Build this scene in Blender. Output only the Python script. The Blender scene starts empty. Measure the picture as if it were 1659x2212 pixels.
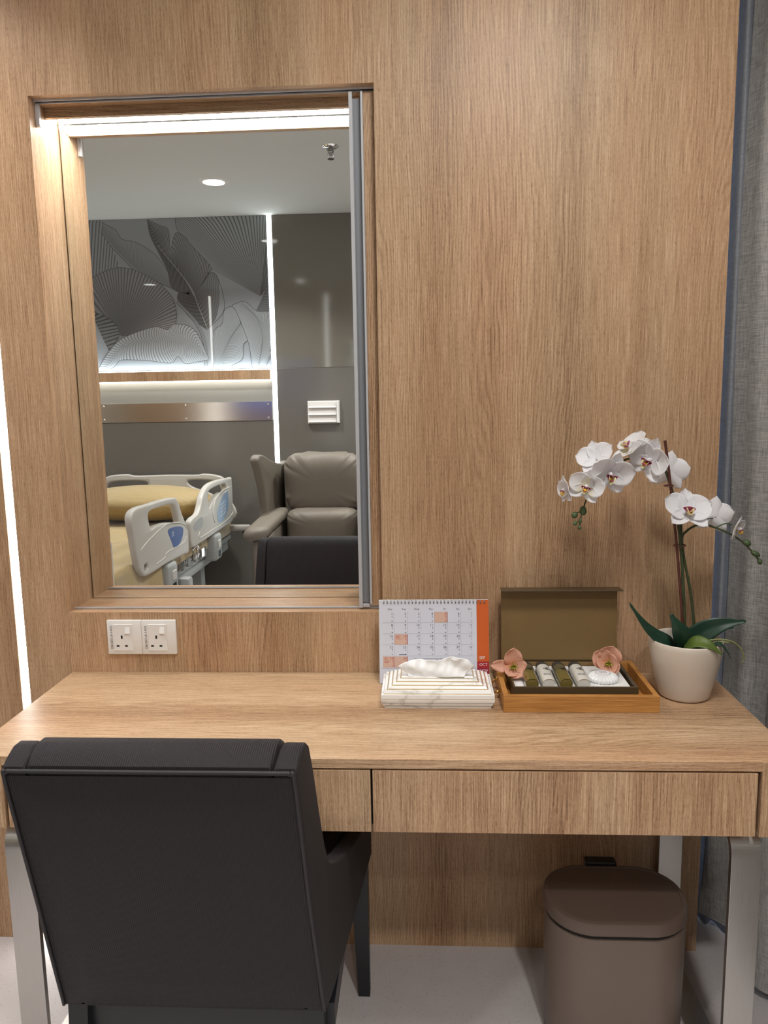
import bpy, bmesh, math, random
from mathutils import Vector, Matrix, Euler
random.seed(7)
PI = math.pi
scene = bpy.context.scene
col = scene.collection
# ------------------------------------------------------------------ camera
R2 = Vector((0.99861097, 0.04998802, -0.01665338)); U2 = Vector((0.00933471, 0.14321893, 0.98964701)); FW = Vector((-0.05185558, 0.98842781, -0.14255337))
cd = bpy.data.cameras.new('camera'); cam = bpy.data.objects.new('camera', cd); col.objects.link(cam)
m = Matrix((R2, U2, -FW)).transposed().to_4x4(); m.translation = (0.04318, -1.768026, 1.380609)
cam.matrix_world = m
cd.sensor_fit = 'VERTICAL'; cd.sensor_height = 24.0; cd.lens = 24.0 * 1635.786 / 2212.0; cd.clip_start = 0.02
scene.camera = cam
# ------------------------------------------------------------------ world, exposure, lights
w = bpy.data.worlds.new('dusk'); scene.world = w; w.use_nodes = True
w.node_tree.nodes['Background'].inputs[0].default_value = (0.28, 0.35, 0.46, 1); w.node_tree.nodes['Background'].inputs[1].default_value = 3.0
vs = scene.view_settings; vs.view_transform = 'Standard'; vs.look = 'None'; vs.gamma = 1; vs.use_curve_mapping = False
vs.exposure = 0.0
DOWNLIGHTS = [(-1.09, -2.28, 15), (-1.157, -0.40, 6), (-2.68, -0.40, 9), (-2.68, -2.28, 12), (0.50, -2.1, 20), (0.30, -2.75, 10)]   # x, y, watts; last two are unseen fill lights added for brightness
FILL_LIGHT_W = 19.0
STRIP_DESK = 14.0; STRIP_MIRROR = 42.0; STRIP_FAR = 11.0
LIGHT_COL = (1.0, 0.985, 0.95)
# ------------------------------------------------------------------ helpers
def tag(o, label=None, cat=None, group=None, kind=None):
    if label: o['label'] = label
    if cat: o['category'] = cat
    if group: o['group'] = group
    if kind: o['kind'] = kind
    return o
def empty(name, loc, label=None, cat=None, group=None):
    o = bpy.data.objects.new(name, None); col.objects.link(o); o.location = loc; o.empty_display_size = 0.05
    return tag(o, label, cat, group)
def rootloc(p):
    v = Vector((0, 0, 0))
    while p is not None: v += p.location; p = p.parent
    return v
def mk(name, bm, mat, parent=None, smooth=False, local=False, label=None):
    """link a bmesh given in world coordinates (or in the parent's when local) as one object"""
    if parent is not None and not local: bmesh.ops.translate(bm, verts=bm.verts, vec=-rootloc(parent))
    me = bpy.data.meshes.new(name); bm.to_mesh(me); bm.free()
    for mm in (mat if isinstance(mat, (list, tuple)) else [mat]): me.materials.append(mm)
    if smooth:
        for p in me.polygons: p.use_smooth = True
        if smooth != 'all':
            try: me.set_sharp_from_angle(angle=math.radians(38))
            except Exception: pass
    o = bpy.data.objects.new(name, me); col.objects.link(o)
    if parent is not None: o.parent = parent
    if label: o['label'] = label
    return o
def struct(name, bm, mat, parent=None, smooth=False):
    o = mk(name, bm, mat, parent, smooth)
    if parent is None: o['kind'] = 'structure'
    return o
def copy_tree(o, parent=None):
    c = o.copy(); col.objects.link(c); c.parent = parent
    for ch in o.children: copy_tree(ch, c)
    return c
def box(x0, x1, y0, y1, z0, z1, bev=0.0, seg=2, bm=None):
    b = bmesh.new()
    vs_ = [b.verts.new((x, y, z)) for x in (x0, x1) for y in (y0, y1) for z in (z0, z1)]
    for f in ((0,1,3,2),(4,6,7,5),(0,4,5,1),(2,3,7,6),(0,2,6,4),(1,5,7,3)): b.faces.new([vs_[i] for i in f])
    if bev > 0: bmesh.ops.bevel(b, geom=b.edges[:], offset=bev, segments=seg, profile=0.5, affect='EDGES')
    bmesh.ops.recalc_face_normals(b, faces=b.faces)
    if bm is None: return b
    join(bm, b); return bm
def join(bm, b, M=None):
    if M is not None: b.transform(M)
    me = bpy.data.meshes.new('tmp'); b.to_mesh(me); b.free(); bm.from_mesh(me); bpy.data.meshes.remove(me); return bm
def cr(pts, n=8, closed=False):
    """Catmull-Rom through points"""
    P = [Vector(p) for p in pts]; out = []; N = len(P)
    for i in range(N if closed else N - 1):
        p0 = P[(i-1) % N] if closed or i > 0 else P[0] * 2 - P[1]
        p1 = P[i]; p2 = P[(i+1) % N]
        p3 = P[(i+2) % N] if closed or i + 2 < N else P[-1] * 2 - P[-2]
        for k in range(n):
            t = k / n
            out.append(0.5 * ((2*p1) + (p2-p0)*t + (2*p0-5*p1+4*p2-p3)*t*t + (3*p1-p0-3*p2+p3)*t*t*t))
    if not closed: out.append(P[-1])
    return out
def tube(pts, rad, seg=8, bm=None, n=6, cap=True, raw=False):
    b = bm if bm is not None else bmesh.new()
    P = [Vector(p) for p in pts] if raw else cr(pts, n)
    L = len(P); rs = rad if callable(rad) else (lambda t: rad)
    rings = []; prev = None
    for i, p in enumerate(P):
        d = (P[min(i+1, L-1)] - P[max(i-1, 0)]).normalized()
        a = prev if prev is not None else (Vector((1,0,0)) if abs(d.x) < 0.8 else Vector((0,1,0)))
        a = (a - d * a.dot(d)).normalized(); prev = a; c = d.cross(a); r = rs(i/(L-1))
        rings.append([b.verts.new(p + a*math.cos(2*PI*k/seg)*r + c*math.sin(2*PI*k/seg)*r) for k in range(seg)])
    for i in range(L-1):
        for k in range(seg): b.faces.new((rings[i][k], rings[i][(k+1)%seg], rings[i+1][(k+1)%seg], rings[i+1][k]))
    if cap: b.faces.new(rings[0][::-1]); b.faces.new(rings[-1])
    return b
def lathe(prof, seg=40, c=(0,0,0), bm=None, sx=1, sy=1):
    b = bm if bm is not None else bmesh.new(); rings = []
    for r, z in prof:
        if r < 1e-6: rings.append([b.verts.new((c[0], c[1], c[2]+z))])
        else: rings.append([b.verts.new((c[0]+sx*r*math.cos(2*PI*k/seg), c[1]+sy*r*math.sin(2*PI*k/seg), c[2]+z)) for k in range(seg)])
    for A, B in zip(rings, rings[1:]):
        for k in range(seg):
            k2 = (k+1) % seg
            if len(A) == 1 and len(B) == 1: continue
            if len(A) == 1: b.faces.new((A[0], B[k2], B[k]))
            elif len(B) == 1: b.faces.new((A[k], A[k2], B[0]))
            else: b.faces.new((A[k], A[k2], B[k2], B[k]))
    return b
def grid(fn, nu, nv, bm=None, closeu=False):
    b = bm if bm is not None else bmesh.new(); uvl = b.loops.layers.uv.verify()
    V = [[b.verts.new(fn(i/nu, j/nv)) for j in range(nv+1)] for i in range(nu + (0 if closeu else 1))]
    for i in range(nu):
        for j in range(nv):
            i2 = (i+1) % nu if closeu else i+1
            f = b.faces.new((V[i][j], V[i2][j], V[i2][j+1], V[i][j+1])); f.smooth = True
            for l, (a, c) in zip(f.loops, ((i,j),(i+1,j),(i+1,j+1),(i,j+1))): l[uvl].uv = (a/nu, c/nv)
    return b
def slab(loops, depth, bevel=0.0, res=3, M=None):
    """planar shape with holes (xy), extruded +-depth/2 along z with rounded edges"""
    cu = bpy.data.curves.new('tmp', 'CURVE'); cu.dimensions = '2D'; cu.fill_mode = 'BOTH'
    for lp in loops:
        s = cu.splines.new('POLY'); s.points.add(len(lp)-1); s.use_cyclic_u = True
        for p, q in zip(s.points, lp): p.co = (q[0], q[1], 0, 1)
    cu.extrude = max(depth/2 - bevel, 0.0); cu.bevel_depth = bevel; cu.bevel_resolution = res
    if bevel: cu.offset = -bevel
    return from_curve(cu, M)
def from_curve(cu, M=None):
    o = bpy.data.objects.new('tmp', cu); col.objects.link(o)
    dg = bpy.context.evaluated_depsgraph_get(); me = o.evaluated_get(dg).to_mesh()
    b = bmesh.new(); b.from_mesh(me); o.evaluated_get(dg).to_mesh_clear()
    bpy.data.objects.remove(o); bpy.data.curves.remove(cu)
    bmesh.ops.remove_doubles(b, verts=b.verts, dist=1e-6)
    for f in b.faces: f.material_index = 0; f.smooth = False
    if M is not None: b.transform(M)
    return b
def text(bm, s, size, M, align='CENTER', ext=0.0):
    cu = bpy.data.curves.new('tmp', 'FONT'); cu.body = s; cu.size = size; cu.align_x = align; cu.extrude = ext; cu.resolution_u = 3
    join(bm, from_curve(cu, M)); return bm
def rrect(x0, x1, y0, y1, r, n=5):
    out = []
    for cx, cy, a in ((x1-r, y1-r, 0), (x0+r, y1-r, PI/2), (x0+r, y0+r, PI), (x1-r, y0+r, 3*PI/2)):
        out += [(cx + r*math.cos(a+PI/2*k/n), cy + r*math.sin(a+PI/2*k/n)) for k in range(n+1)]
    return out
def frame(o, x, y):
    """matrix with origin o, local x along x, local y along y"""
    x = Vector(x).normalized(); y = Vector(y); y = (y - x*y.dot(x)).normalized(); z = x.cross(y)
    M = Matrix((x, y, z)).transposed().to_4x4(); M.translation = o; return M
def solidify(o, t, off=0):
    md = o.modifiers.new('thickness', 'SOLIDIFY'); md.thickness = t; md.offset = off; return o
def subsurf(o, n=2):
    md = o.modifiers.new('smooth', 'SUBSURF'); md.levels = n; md.render_levels = n; return o
# ------------------------------------------------------------------ materials
def new(name):
    mt = bpy.data.materials.new(name); mt.use_nodes = True; nt = mt.node_tree
    return mt, nt, nt.nodes['Principled BSDF']
def mat(name, c, rough=0.5, metal=0.0, bump=0.0, bscale=200, var=0.0, spec=0.5, sheen=0.0, coat=0.0, trans=0.0, alpha=1.0, vscale=8.0):
    mt, nt, b = new(name); b.inputs['Base Color'].default_value = (*c, 1); b.inputs['Roughness'].default_value = rough
    b.inputs['Metallic'].default_value = metal; b.inputs['Specular IOR Level'].default_value = spec
    b.inputs['Sheen Weight'].default_value = sheen; b.inputs['Coat Weight'].default_value = coat; b.inputs['Coat Roughness'].default_value = 0.08
    b.inputs['Transmission Weight'].default_value = trans; b.inputs['Alpha'].default_value = alpha
    if bump or var:
        tc = nt.nodes.new('ShaderNodeTexCoord')
        if bump:
            n = nt.nodes.new('ShaderNodeTexNoise'); n.inputs['Scale'].default_value = bscale; n.inputs['Detail'].default_value = 3
            bp = nt.nodes.new('ShaderNodeBump'); bp.inputs['Strength'].default_value = bump; bp.inputs['Distance'].default_value = 0.002
            nt.links.new(tc.outputs['Object'], n.inputs['Vector']); nt.links.new(n.outputs['Fac'], bp.inputs['Height']); nt.links.new(bp.outputs['Normal'], b.inputs['Normal'])
        if var:
            n = nt.nodes.new('ShaderNodeTexNoise'); n.inputs['Scale'].default_value = vscale; n.inputs['Detail'].default_value = 4
            mx = nt.nodes.new('ShaderNodeMix'); mx.data_type = 'RGBA'
            mx.inputs[6].default_value = (*[k*(1-var) for k in c], 1); mx.inputs[7].default_value = (*[min(k*(1+var), 1) for k in c], 1)
            nt.links.new(tc.outputs['Object'], n.inputs['Vector']); nt.links.new(n.outputs['Fac'], mx.inputs[0]); nt.links.new(mx.outputs[2], b.inputs['Base Color'])
    return mt
def emit(name, c, s):
    mt, nt, b = new(name); b.inputs['Base Color'].default_value = (*c, 1); b.inputs['Emission Color'].default_value = (*c, 1); b.inputs['Emission Strength'].default_value = s
    return mt
class G:
    """tiny node-graph helper"""
    def __init__(s, nt): s.nt = nt
    def n(s, t, **kw):
        nd = s.nt.nodes.new(t)
        for k, v in kw.items(): setattr(nd, k, v)
        return nd
    def l(s, a, b): s.nt.links.new(a, b)
    def math(s, op, a, b=None, c=None):
        nd = s.n('ShaderNodeMath', operation=op)
        for i, v in enumerate((a, b, c)):
            if v is None: continue
            if isinstance(v, (int, float)): nd.inputs[i].default_value = v
            else: s.l(v, nd.inputs[i])
        return nd.outputs[0]
    def noise(s, vec, scale, detail=2, rough=0.5, out='Fac'):
        nd = s.n('ShaderNodeTexNoise'); nd.inputs['Scale'].default_value = scale; nd.inputs['Detail'].default_value = detail; nd.inputs['Roughness'].default_value = rough
        s.l(vec, nd.inputs['Vector']); return nd.outputs[out]
    def mapping(s, vec, sc, loc=(0,0,0)):
        nd = s.n('ShaderNodeMapping'); nd.inputs['Scale'].default_value = sc; nd.inputs['Location'].default_value = loc; s.l(vec, nd.inputs['Vector']); return nd.outputs[0]
    def ramp(s, f, stops):
        nd = s.n('ShaderNodeValToRGB'); e = nd.color_ramp.elements
        while len(e) < len(stops): e.new(0.5)
        for k, (p, c) in zip(e, stops): k.position = p; k.color = (*c, 1) if len(c) == 3 else c
        s.l(f, nd.inputs[0]); return nd.outputs[0]
    def mix(s, f, a, b, mode='MIX'):
        nd = s.n('ShaderNodeMix', data_type='RGBA', blend_type=mode)
        for i, v in ((0, f), (6, a), (7, b)):
            if isinstance(v, (int, float)): nd.inputs[i].default_value = v
            elif isinstance(v, tuple): nd.inputs[i].default_value = (*v, 1)
            else: s.l(v, nd.inputs[i])
        return nd.outputs[2]
def oak(name, axis='Z', off=(0, 0, 0), rough=0.42, tone=1.0, warm=1.0):
    """oak-look laminate: pores, growth-ring arches and broad tone bands, grain running along one axis"""
    mt, nt, b = new(name); g = G(nt)
    tc = g.n('ShaderNodeTexCoord').outputs['Object']
    tc = g.mapping(tc, (1, 1, 1), off)
    i = 'XYZ'.index(axis)
    def S(a): v = [1, 1, 1]; v[i] = a; return tuple(v)
    warp = g.noise(g.mapping(tc, S(0.13)), 3.4, 2, 0.4)
    warp2 = g.noise(g.mapping(tc, S(0.3), (3.1, 1.7, 5.2)), 22, 2)
    sep = g.n('ShaderNodeSeparateXYZ'); g.l(tc, sep.inputs[0])
    ax = [sep.outputs[k] for k in range(3) if k != i]
    across = g.math('ADD', ax[0], g.math('MULTIPLY', ax[1], 0.83))
    warp3 = g.noise(g.mapping(tc, S(0.16), (6.1, 2.7, 1.2)), 17, 2, 0.6)
    brk = g.noise(g.mapping(tc, S(0.05), (2.2, 6.7, 4.2)), 300, 2, 0.6)
    ph = g.math('ADD', across, g.math('ADD', g.math('ADD', g.math('MULTIPLY', warp, 0.34), g.math('MULTIPLY', warp3, 0.030)), g.math('MULTIPLY', warp2, 0.006)))
    ring = g.math('SINE', g.math('MULTIPLY', ph, 2*PI*150))
    ring = g.math('MULTIPLY_ADD', ring, 0.5, 0.5)
    ring = g.math('MULTIPLY', g.math('POWER', ring, 1.8), g.math('MULTIPLY_ADD', brk, 2.0, -0.25))
    fine = g.noise(g.mapping(tc, S(0.016)), 640, 3, 0.62)
    med = g.noise(g.mapping(tc, S(0.012), (1, 2, 3)), 130, 3, 0.6)
    pore = g.noise(g.mapping(tc, S(0.07), (4, 2, 1)), 1100, 1, 0.5)
    broad = g.noise(g.mapping(tc, S(0.05), (7, 3, 9)), 8.5, 3, 0.5)
    amp = g.ramp(g.noise(g.mapping(tc, S(0.15), (2, 8, 1)), 6, 1), [(0.35, (0.25,)*3), (0.62, (1,)*3)])
    v = g.math('MULTIPLY_ADD', g.math('MULTIPLY', ring, amp), -0.27, 0.71)
    v = g.math('MULTIPLY_ADD', g.math('SUBTRACT', fine, 0.5), 1.45, v)
    v = g.math('MULTIPLY_ADD', g.math('SUBTRACT', med, 0.5), 0.42, v)
    v = g.math('MULTIPLY_ADD', g.math('SUBTRACT', broad, 0.5), 0.80, v)
    pl = g.math('LESS_THAN', pore, 0.41)
    v = g.math('MULTIPLY_ADD', pl, -0.19, v)
    v = g.math('MULTIPLY_ADD', g.math('SUBTRACT', g.noise(g.mapping(tc, S(0.35), (1, 1, 1)), 420, 2, 0.7), 0.5), 0.42, v)
    c = g.ramp(v, [(0.0, (0.145, 0.078, 0.039)), (0.3, (0.265, 0.156, 0.085)), (0.55, (0.405, 0.260, 0.149)), (0.8, (0.515, 0.352, 0.213)), (1.0, (0.62, 0.455, 0.30))])
    hue = g.noise(g.mapping(tc, S(0.08), (5, 5, 2)), 5.5, 1)
    c = g.mix(g.ramp(hue, [(0.4, (0, 0, 0)), (0.60, (0.65,)*3)]), c, g.mix(1.0, c, (1.03, 0.91, 0.87), 'MULTIPLY'))
    # knots
    kn = g.n('ShaderNodeTexVoronoi'); kn.inputs['Scale'].default_value = 4.2; g.l(g.mapping(tc, S(0.5), (0.3, 0.2, 0.6)), kn.inputs['Vector'])
    kd = g.ramp(kn.outputs['Distance'], [(0.0, (0.55,)*3), (0.03, (0.0,)*3)])
    c = g.mix(kd, c, (0.14, 0.07, 0.035))
    if tone != 1.0 or warm != 1.0: c = g.mix(1.0, c, (tone*warm, tone, tone/warm), 'MULTIPLY')
    g.l(c, b.inputs['Base Color']); b.inputs['Roughness'].default_value = rough; b.inputs['Specular IOR Level'].default_value = 0.35
    bp = g.n('ShaderNodeBump'); bp.inputs['Strength'].default_value = 0.14; bp.inputs['Distance'].default_value = 0.001
    g.l(v, bp.inputs['Height']); g.l(bp.outputs[0], b.inputs['Normal'])
    return mt
def cloth(name, c, scale=900, contrast=0.25, rough=0.9, transl=0.0, stripes=None):
    mt, nt, b = new(name); g = G(nt); tc = g.n('ShaderNodeTexCoord').outputs['Object']
    h = g.noise(g.mapping(tc, (0.06, 0.06, 1)), scale, 2, 0.7); v = g.noise(g.mapping(tc, (1, 1, 0.05)), scale, 2, 0.7)
    f = g.math('MULTIPLY_ADD', g.math('ADD', h, v), 1.8, -1.3)
    f = g.math('MAXIMUM', g.math('MINIMUM', f, 1.0), 0.0)
    cc = g.mix(f, tuple(k*(1-contrast) for k in c), tuple(min(1, k*(1+contrast)) for k in c))
    g.l(cc, b.inputs['Base Color']); b.inputs['Roughness'].default_value = rough; b.inputs['Specular IOR Level'].default_value = 0.15
    bp = g.n('ShaderNodeBump'); bp.inputs['Strength'].default_value = 0.3; bp.inputs['Distance'].default_value = 0.001
    g.l(f, bp.inputs['Height']); g.l(bp.outputs[0], b.inputs['Normal'])
    if transl:
        tr = g.n('ShaderNodeBsdfTranslucent'); g.l(cc, tr.inputs[0]); mx = g.n('ShaderNodeMixShader'); mx.inputs[0].default_value = transl
        g.l(b.outputs[0], mx.inputs[1]); g.l(tr.outputs[0], mx.inputs[2]); g.l(mx.outputs[0], nt.nodes['Material Output'].inputs[0])
    return mt
def ribbed(name, c, pitch=0.0033):
    """fine corded upholstery, cords following x = const lines"""
    mt, nt, b = new(name); g = G(nt); tc = g.n('ShaderNodeTexCoord').outputs['Object']
    sep = g.n('ShaderNodeSeparateXYZ'); g.l(tc, sep.inputs[0])
    s = g.math('MULTIPLY_ADD', g.math('SINE', g.math('MULTIPLY', sep.outputs[0], 2*PI/pitch)), 0.5, 0.5)
    n = g.noise(tc, 900, 2)
    cc = g.mix(s, tuple(k*0.7 for k in c), tuple(k*1.3 for k in c)); cc = g.mix(g.math('MULTIPLY', n, 0.35), cc, tuple(k*1.7 for k in c))
    g.l(cc, b.inputs['Base Color']); b.inputs['Roughness'].default_value = 0.62; b.inputs['Specular IOR Level'].default_value = 0.3
    b.inputs['Sheen Weight'].default_value = 0.03
    bp = g.n('ShaderNodeBump'); bp.inputs['Strength'].default_value = 0.5; bp.inputs['Distance'].default_value = 0.0012
    g.l(s, bp.inputs['Height']); g.l(bp.outputs[0], b.inputs['Normal'])
    return mt
def brushed(name, c, axis='Z', rough=0.28):
    mt, nt, b = new(name); g = G(nt); tc = g.n('ShaderNodeTexCoord').outputs['Object']
    s = [1, 1, 1]; s['XYZ'.index(axis)] = 0.012
    n = g.noise(g.mapping(tc, tuple(s)), 1400, 2, 0.6)
    g.l(g.mix(n, tuple(k*0.78 for k in c), c), b.inputs['Base Color']); b.inputs['Metallic'].default_value = 1
    g.l(g.math('MULTIPLY_ADD', n, 0.16, rough-0.05), b.inputs['Roughness']); b.inputs['Anisotropic'].default_value = 0.0
    bp = g.n('ShaderNodeBump'); bp.inputs['Strength'].default_value = 0.06; bp.inputs['Distance'].default_value = 0.0005
    g.l(n, bp.inputs['Height']); g.l(bp.outputs[0], b.inputs['Normal']); return mt
def terrazzo():
    mt, nt, b = new('speckled_vinyl'); g = G(nt); tc = g.n('ShaderNodeTexCoord').outputs['Object']
    def specks(sc, th, off):
        v = g.n('ShaderNodeTexVoronoi'); v.inputs['Scale'].default_value = sc; g.l(g.mapping(tc, (1, 1, 1), off), v.inputs['Vector'])
        return g.math('MULTIPLY', g.math('LESS_THAN', v.outputs['Distance'], th), 1.0), v.outputs['Color']
    c = g.mix(g.noise(tc, 14, 4), (0.50, 0.46, 0.455), (0.57, 0.53, 0.525))
    s1, _ = specks(125, 0.17, (0, 0, 0)); s2, _ = specks(220, 0.15, (1, 2, 0)); s3, _ = specks(140, 0.13, (3, 1, 0))
    c = g.mix(g.math('MULTIPLY', s1, 0.5), c, (0.26, 0.19, 0.16)); c = g.mix(g.math('MULTIPLY', s2, 0.45), c, (0.36, 0.30, 0.27)); c = g.mix(g.math('MULTIPLY', s3, 0.35), c, (0.72, 0.70, 0.68))
    g.l(c, b.inputs['Base Color']); b.inputs['Roughness'].default_value = 0.38; return mt
def marble():
    mt, nt, b = new('white_marble'); g = G(nt); tc = g.n('ShaderNodeTexCoord').outputs['Object']
    n = g.noise(g.mapping(tc, (0.5, 1, 1)), 13, 4, 0.55)
    v = g.math('ABSOLUTE', g.math('SUBTRACT', n, 0.5))
    c = g.ramp(v, [(0.0, (0.62, 0.61, 0.58)), (0.02, (0.83, 0.825, 0.81)), (0.06, (0.87, 0.865, 0.855))])
    g.l(c, b.inputs['Base Color']); b.inputs['Roughness'].default_value = 0.22; return mt
def bamboo():
    mt, nt, b = new('bamboo'); g = G(nt); tc = g.n('ShaderNodeTexCoord').outputs['Object']
    n = g.noise(g.mapping(tc, (0.03, 0.03, 1)), 420, 3, 0.6); n2 = g.noise(g.mapping(tc, (0.1, 0.1, 1)), 60, 2)
    f = g.math('MULTIPLY_ADD', n, 0.7, g.math('MULTIPLY', n2, 0.35))
    c = g.ramp(f, [(0.25, (0.20, 0.075, 0.015)), (0.5, (0.42, 0.185, 0.045)), (0.75, (0.58, 0.29, 0.085))])
    g.l(c, b.inputs['Base Color']); b.inputs['Roughness'].default_value = 0.38; return mt
def leafprint(name, near, far, line, n, gloss=0.015, wid=0.35):
    """flat leaf print: u counts the veins, v runs from midrib to rim"""
    mt, nt, b = new(name); g = G(nt); uv = g.n('ShaderNodeUVMap').outputs[0]
    sep = g.n('ShaderNodeSeparateXYZ'); g.l(uv, sep.inputs[0])
    s = g.math('MULTIPLY_ADD', g.math('SINE', g.math('MULTIPLY', sep.outputs[0], 2*PI*n)), 0.5, 0.5)
    s = g.ramp(s, [(1-wid-0.12, (0,)*3), (1-wid+0.12, (1,)*3)])
    c = g.mix(g.ramp(sep.outputs[1], [(0.05, (0,)*3), (0.85, (1,)*3)]), near, far)
    c = g.mix(s, c, line); g.l(c, b.inputs['Base Color']); b.inputs['Roughness'].default_value = gloss; return mt
OAK_WALL = oak('oak_wall', 'Z'); OAK_WALL2 = oak('oak_wall_left', 'Z', (3.3, 1.2, 0.7)); OAK_TOP = oak('oak_desktop', 'X', (0.4, 2.1, 0.3), 0.36)
OAK_JAMB = oak('oak_jamb', 'Z', (1.7, 0.4, 2.2)); OAK_SILL = oak('oak_sill', 'X', (2.4, 0.9, 0.2), 0.34); OAK_DRAWER = oak('oak_drawer', 'Z', (5.1, 0.7, 1.4), tone=0.98)
OAK_DRAWER2 = oak('oak_drawer_right', 'Z', (8.3, 0.1, 3.4), tone=0.98)
GAP = mat('dark_gap', (0.02, 0.013, 0.01), 0.8)
STEEL = brushed('brushed_steel', (0.60, 0.585, 0.56), 'Z'); STEEL_H = mat('brushed_steel_bumper', (0.62, 0.60, 0.57), 0.18, 1.0)
ALU = mat('anodised_aluminium', (0.60, 0.61, 0.64), 0.3, 0.35); ALU_D = mat('grey_aluminium_channel', (0.25, 0.26, 0.28), 0.4, 0.2); CHROME = mat('chrome', (0.8, 0.8, 0.8), 0.08, 1.0)
MIRROR = mat('mirror_silver', (0.86, 0.885, 0.87), 0.0, 1.0)
FLOOR = terrazzo(); CEIL = mat('ceiling_paint', (0.60, 0.61, 0.60), 0.85)
WHITE_PL = mat('white_plastic', (0.80, 0.78, 0.76), 0.3); WHITE_ROCK = mat('white_rocker', (0.86, 0.85, 0.84), 0.2); BLACK = mat('black_print', (0.01, 0.01, 0.012), 0.6)
LAM = mat('dark_gloss_laminate', (0.175, 0.165, 0.145), 0.075, 0, 0.02, 30); LAM_LO = mat('dark_satin_laminate', (0.145, 0.133, 0.120), 0.18, 0, 0.02, 30)
GLOW = emit('led_diffuser', LIGHT_COL, STRIP_DESK); GLOW_M = emit('mirror_led_diffuser', LIGHT_COL, STRIP_MIRROR); GLOW_F = emit('cool_led_diffuser', (0.92, 0.98, 0.97), STRIP_FAR)
GLOW_D = emit('downlight_diffuser', (1, 0.98, 0.94), 14.0)
BLACKFAB = ribbed('charcoal_corded_fabric', (0.0098, 0.0072, 0.0088)); BLACKSIDE = mat('charcoal_fabric_side', (0.009, 0.006, 0.0065), 0.75, 0, 0.3, 900)
PIPE = mat('charcoal_piping', (0.017, 0.014, 0.016), 0.6); BLACKWOOD = mat('black_lacquered_wood', (0.006, 0.0065, 0.009), 0.35)
LINEN = cloth('grey_linen', (0.40, 0.385, 0.365), 520, 0.38, transl=0.12); SHEER = cloth('blue_grey_sheer', (0.56, 0.57, 0.60), 700, 0.2, transl=0.6)
# ------------------------------------------------------------------ room shell
XL, XR, YF, YB, ZC = -3.2, 1.12, -3.046, 0.62, 2.6
struct('floor', box(XL-0.1, XR+0.1, YF-0.1, YB+0.1, -0.1, 0), FLOOR)
struct('ceiling', box(XL-0.1, XR+0.1, YF-0.1, YB+0.1, ZC, ZC+0.1), CEIL)
struct('wall_left', box(XL-0.1, XL, YF, YB, 0, ZC), mat('warm_grey_wall', (0.42, 0.38, 0.33), 0.6))
# wall behind the desk: thick oak-clad partition with a mirror niche and a pocket for the sliding door
A0, A1, Z0, Z1, WR = -0.8323, -0.0566, 0.8827, 2.0736, 0.7187
wb = bmesh.new()
box(XL, -0.97, 0.02, 0.30, 0, ZC, bm=wb); box(-0.97, -0.943, 0.02, 0.30, 0, ZC, bm=wb)
box(-0.943, A0-0.02, 0.018, 0.30, 0, ZC, bm=wb); box(A0-0.02, WR-0.02, 0.15, 0.30, 0, ZC, bm=wb)
box(A0-0.02, WR-0.02, 0.018, 0.15, 0, Z0-0.02, bm=wb); box(A0-0.02, WR-0.02, 0.018, 0.15, Z1+0.02, ZC, bm=wb)
wall = struct('wall_front', wb, mat('partition_core', (0.2, 0.15, 0.1), 0.8))
def holed(x0, x1, z0, z1, hx0, hx1, hz0, hz1, y0, y1):
    b = bmesh.new()
    P = [(x0,z0),(hx0,z0),(hx1,z0),(x1,z0)]
    xs = (x0, hx0, hx1, x1); zs = (z0, hz0, hz1, z1)
    for i in range(3):
        for j in range(3):
            if i == 1 and j == 1: continue
            for y, fl in ((y0, 1), (y1, 0)):
                q = [b.verts.new((xs[a], y, zs[c])) for a, c in ((i,j),(i+1,j),(i+1,j+1),(i,j+1))]
                b.faces.new(q if fl else q[::-1])
    def q4(*p): b.faces.new([b.verts.new(v) for v in p])
    for X in (x0, x1): q4((X,y0,z0),(X,y0,z1),(X,y1,z1),(X,y1,z0))
    for Z in (z0, z1): q4((x0,y0,Z),(x1,y0,Z),(x1,y1,Z),(x0,y1,Z))
    for X in (hx0, hx1): q4((X,y0,hz0),(X,y0,hz1),(X,y1,hz1),(X,y1,hz0))
    for Z in (hz0, hz1): q4((hx0,y0,Z),(hx1,y0,Z),(hx1,y1,Z),(hx0,y1,Z))
    bmesh.ops.remove_doubles(b, verts=b.verts, dist=1e-6); bmesh.ops.recalc_face_normals(b, faces=b.faces)
    return b
struct('panel', holed(-0.9455, WR, 0, ZC, A0, A1, Z0, Z1, 0.0, 0.018), OAK_WALL, wall)
struct('panel', box(XL, -0.9675, 0.0, 0.02, 0, ZC, 0.0008), OAK_WALL2, wall)
struct('end_panel', box(WR-0.02, WR, 0.018, 0.30, 0, ZC), OAK_JAMB, wall)
# niche lining
nb = struct('jamb', box(A0-0.02, A0, 0.018, 0.16, Z0-0.02, Z1+0.02), OAK_JAMB, wall)
struct('soffit', box(A0, WR-0.02, 0.018, 0.15, Z1, Z1+0.02), oak('oak_soffit', 'X', (1.1, 3.3, 0.9), tone=0.92), wall)
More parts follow.
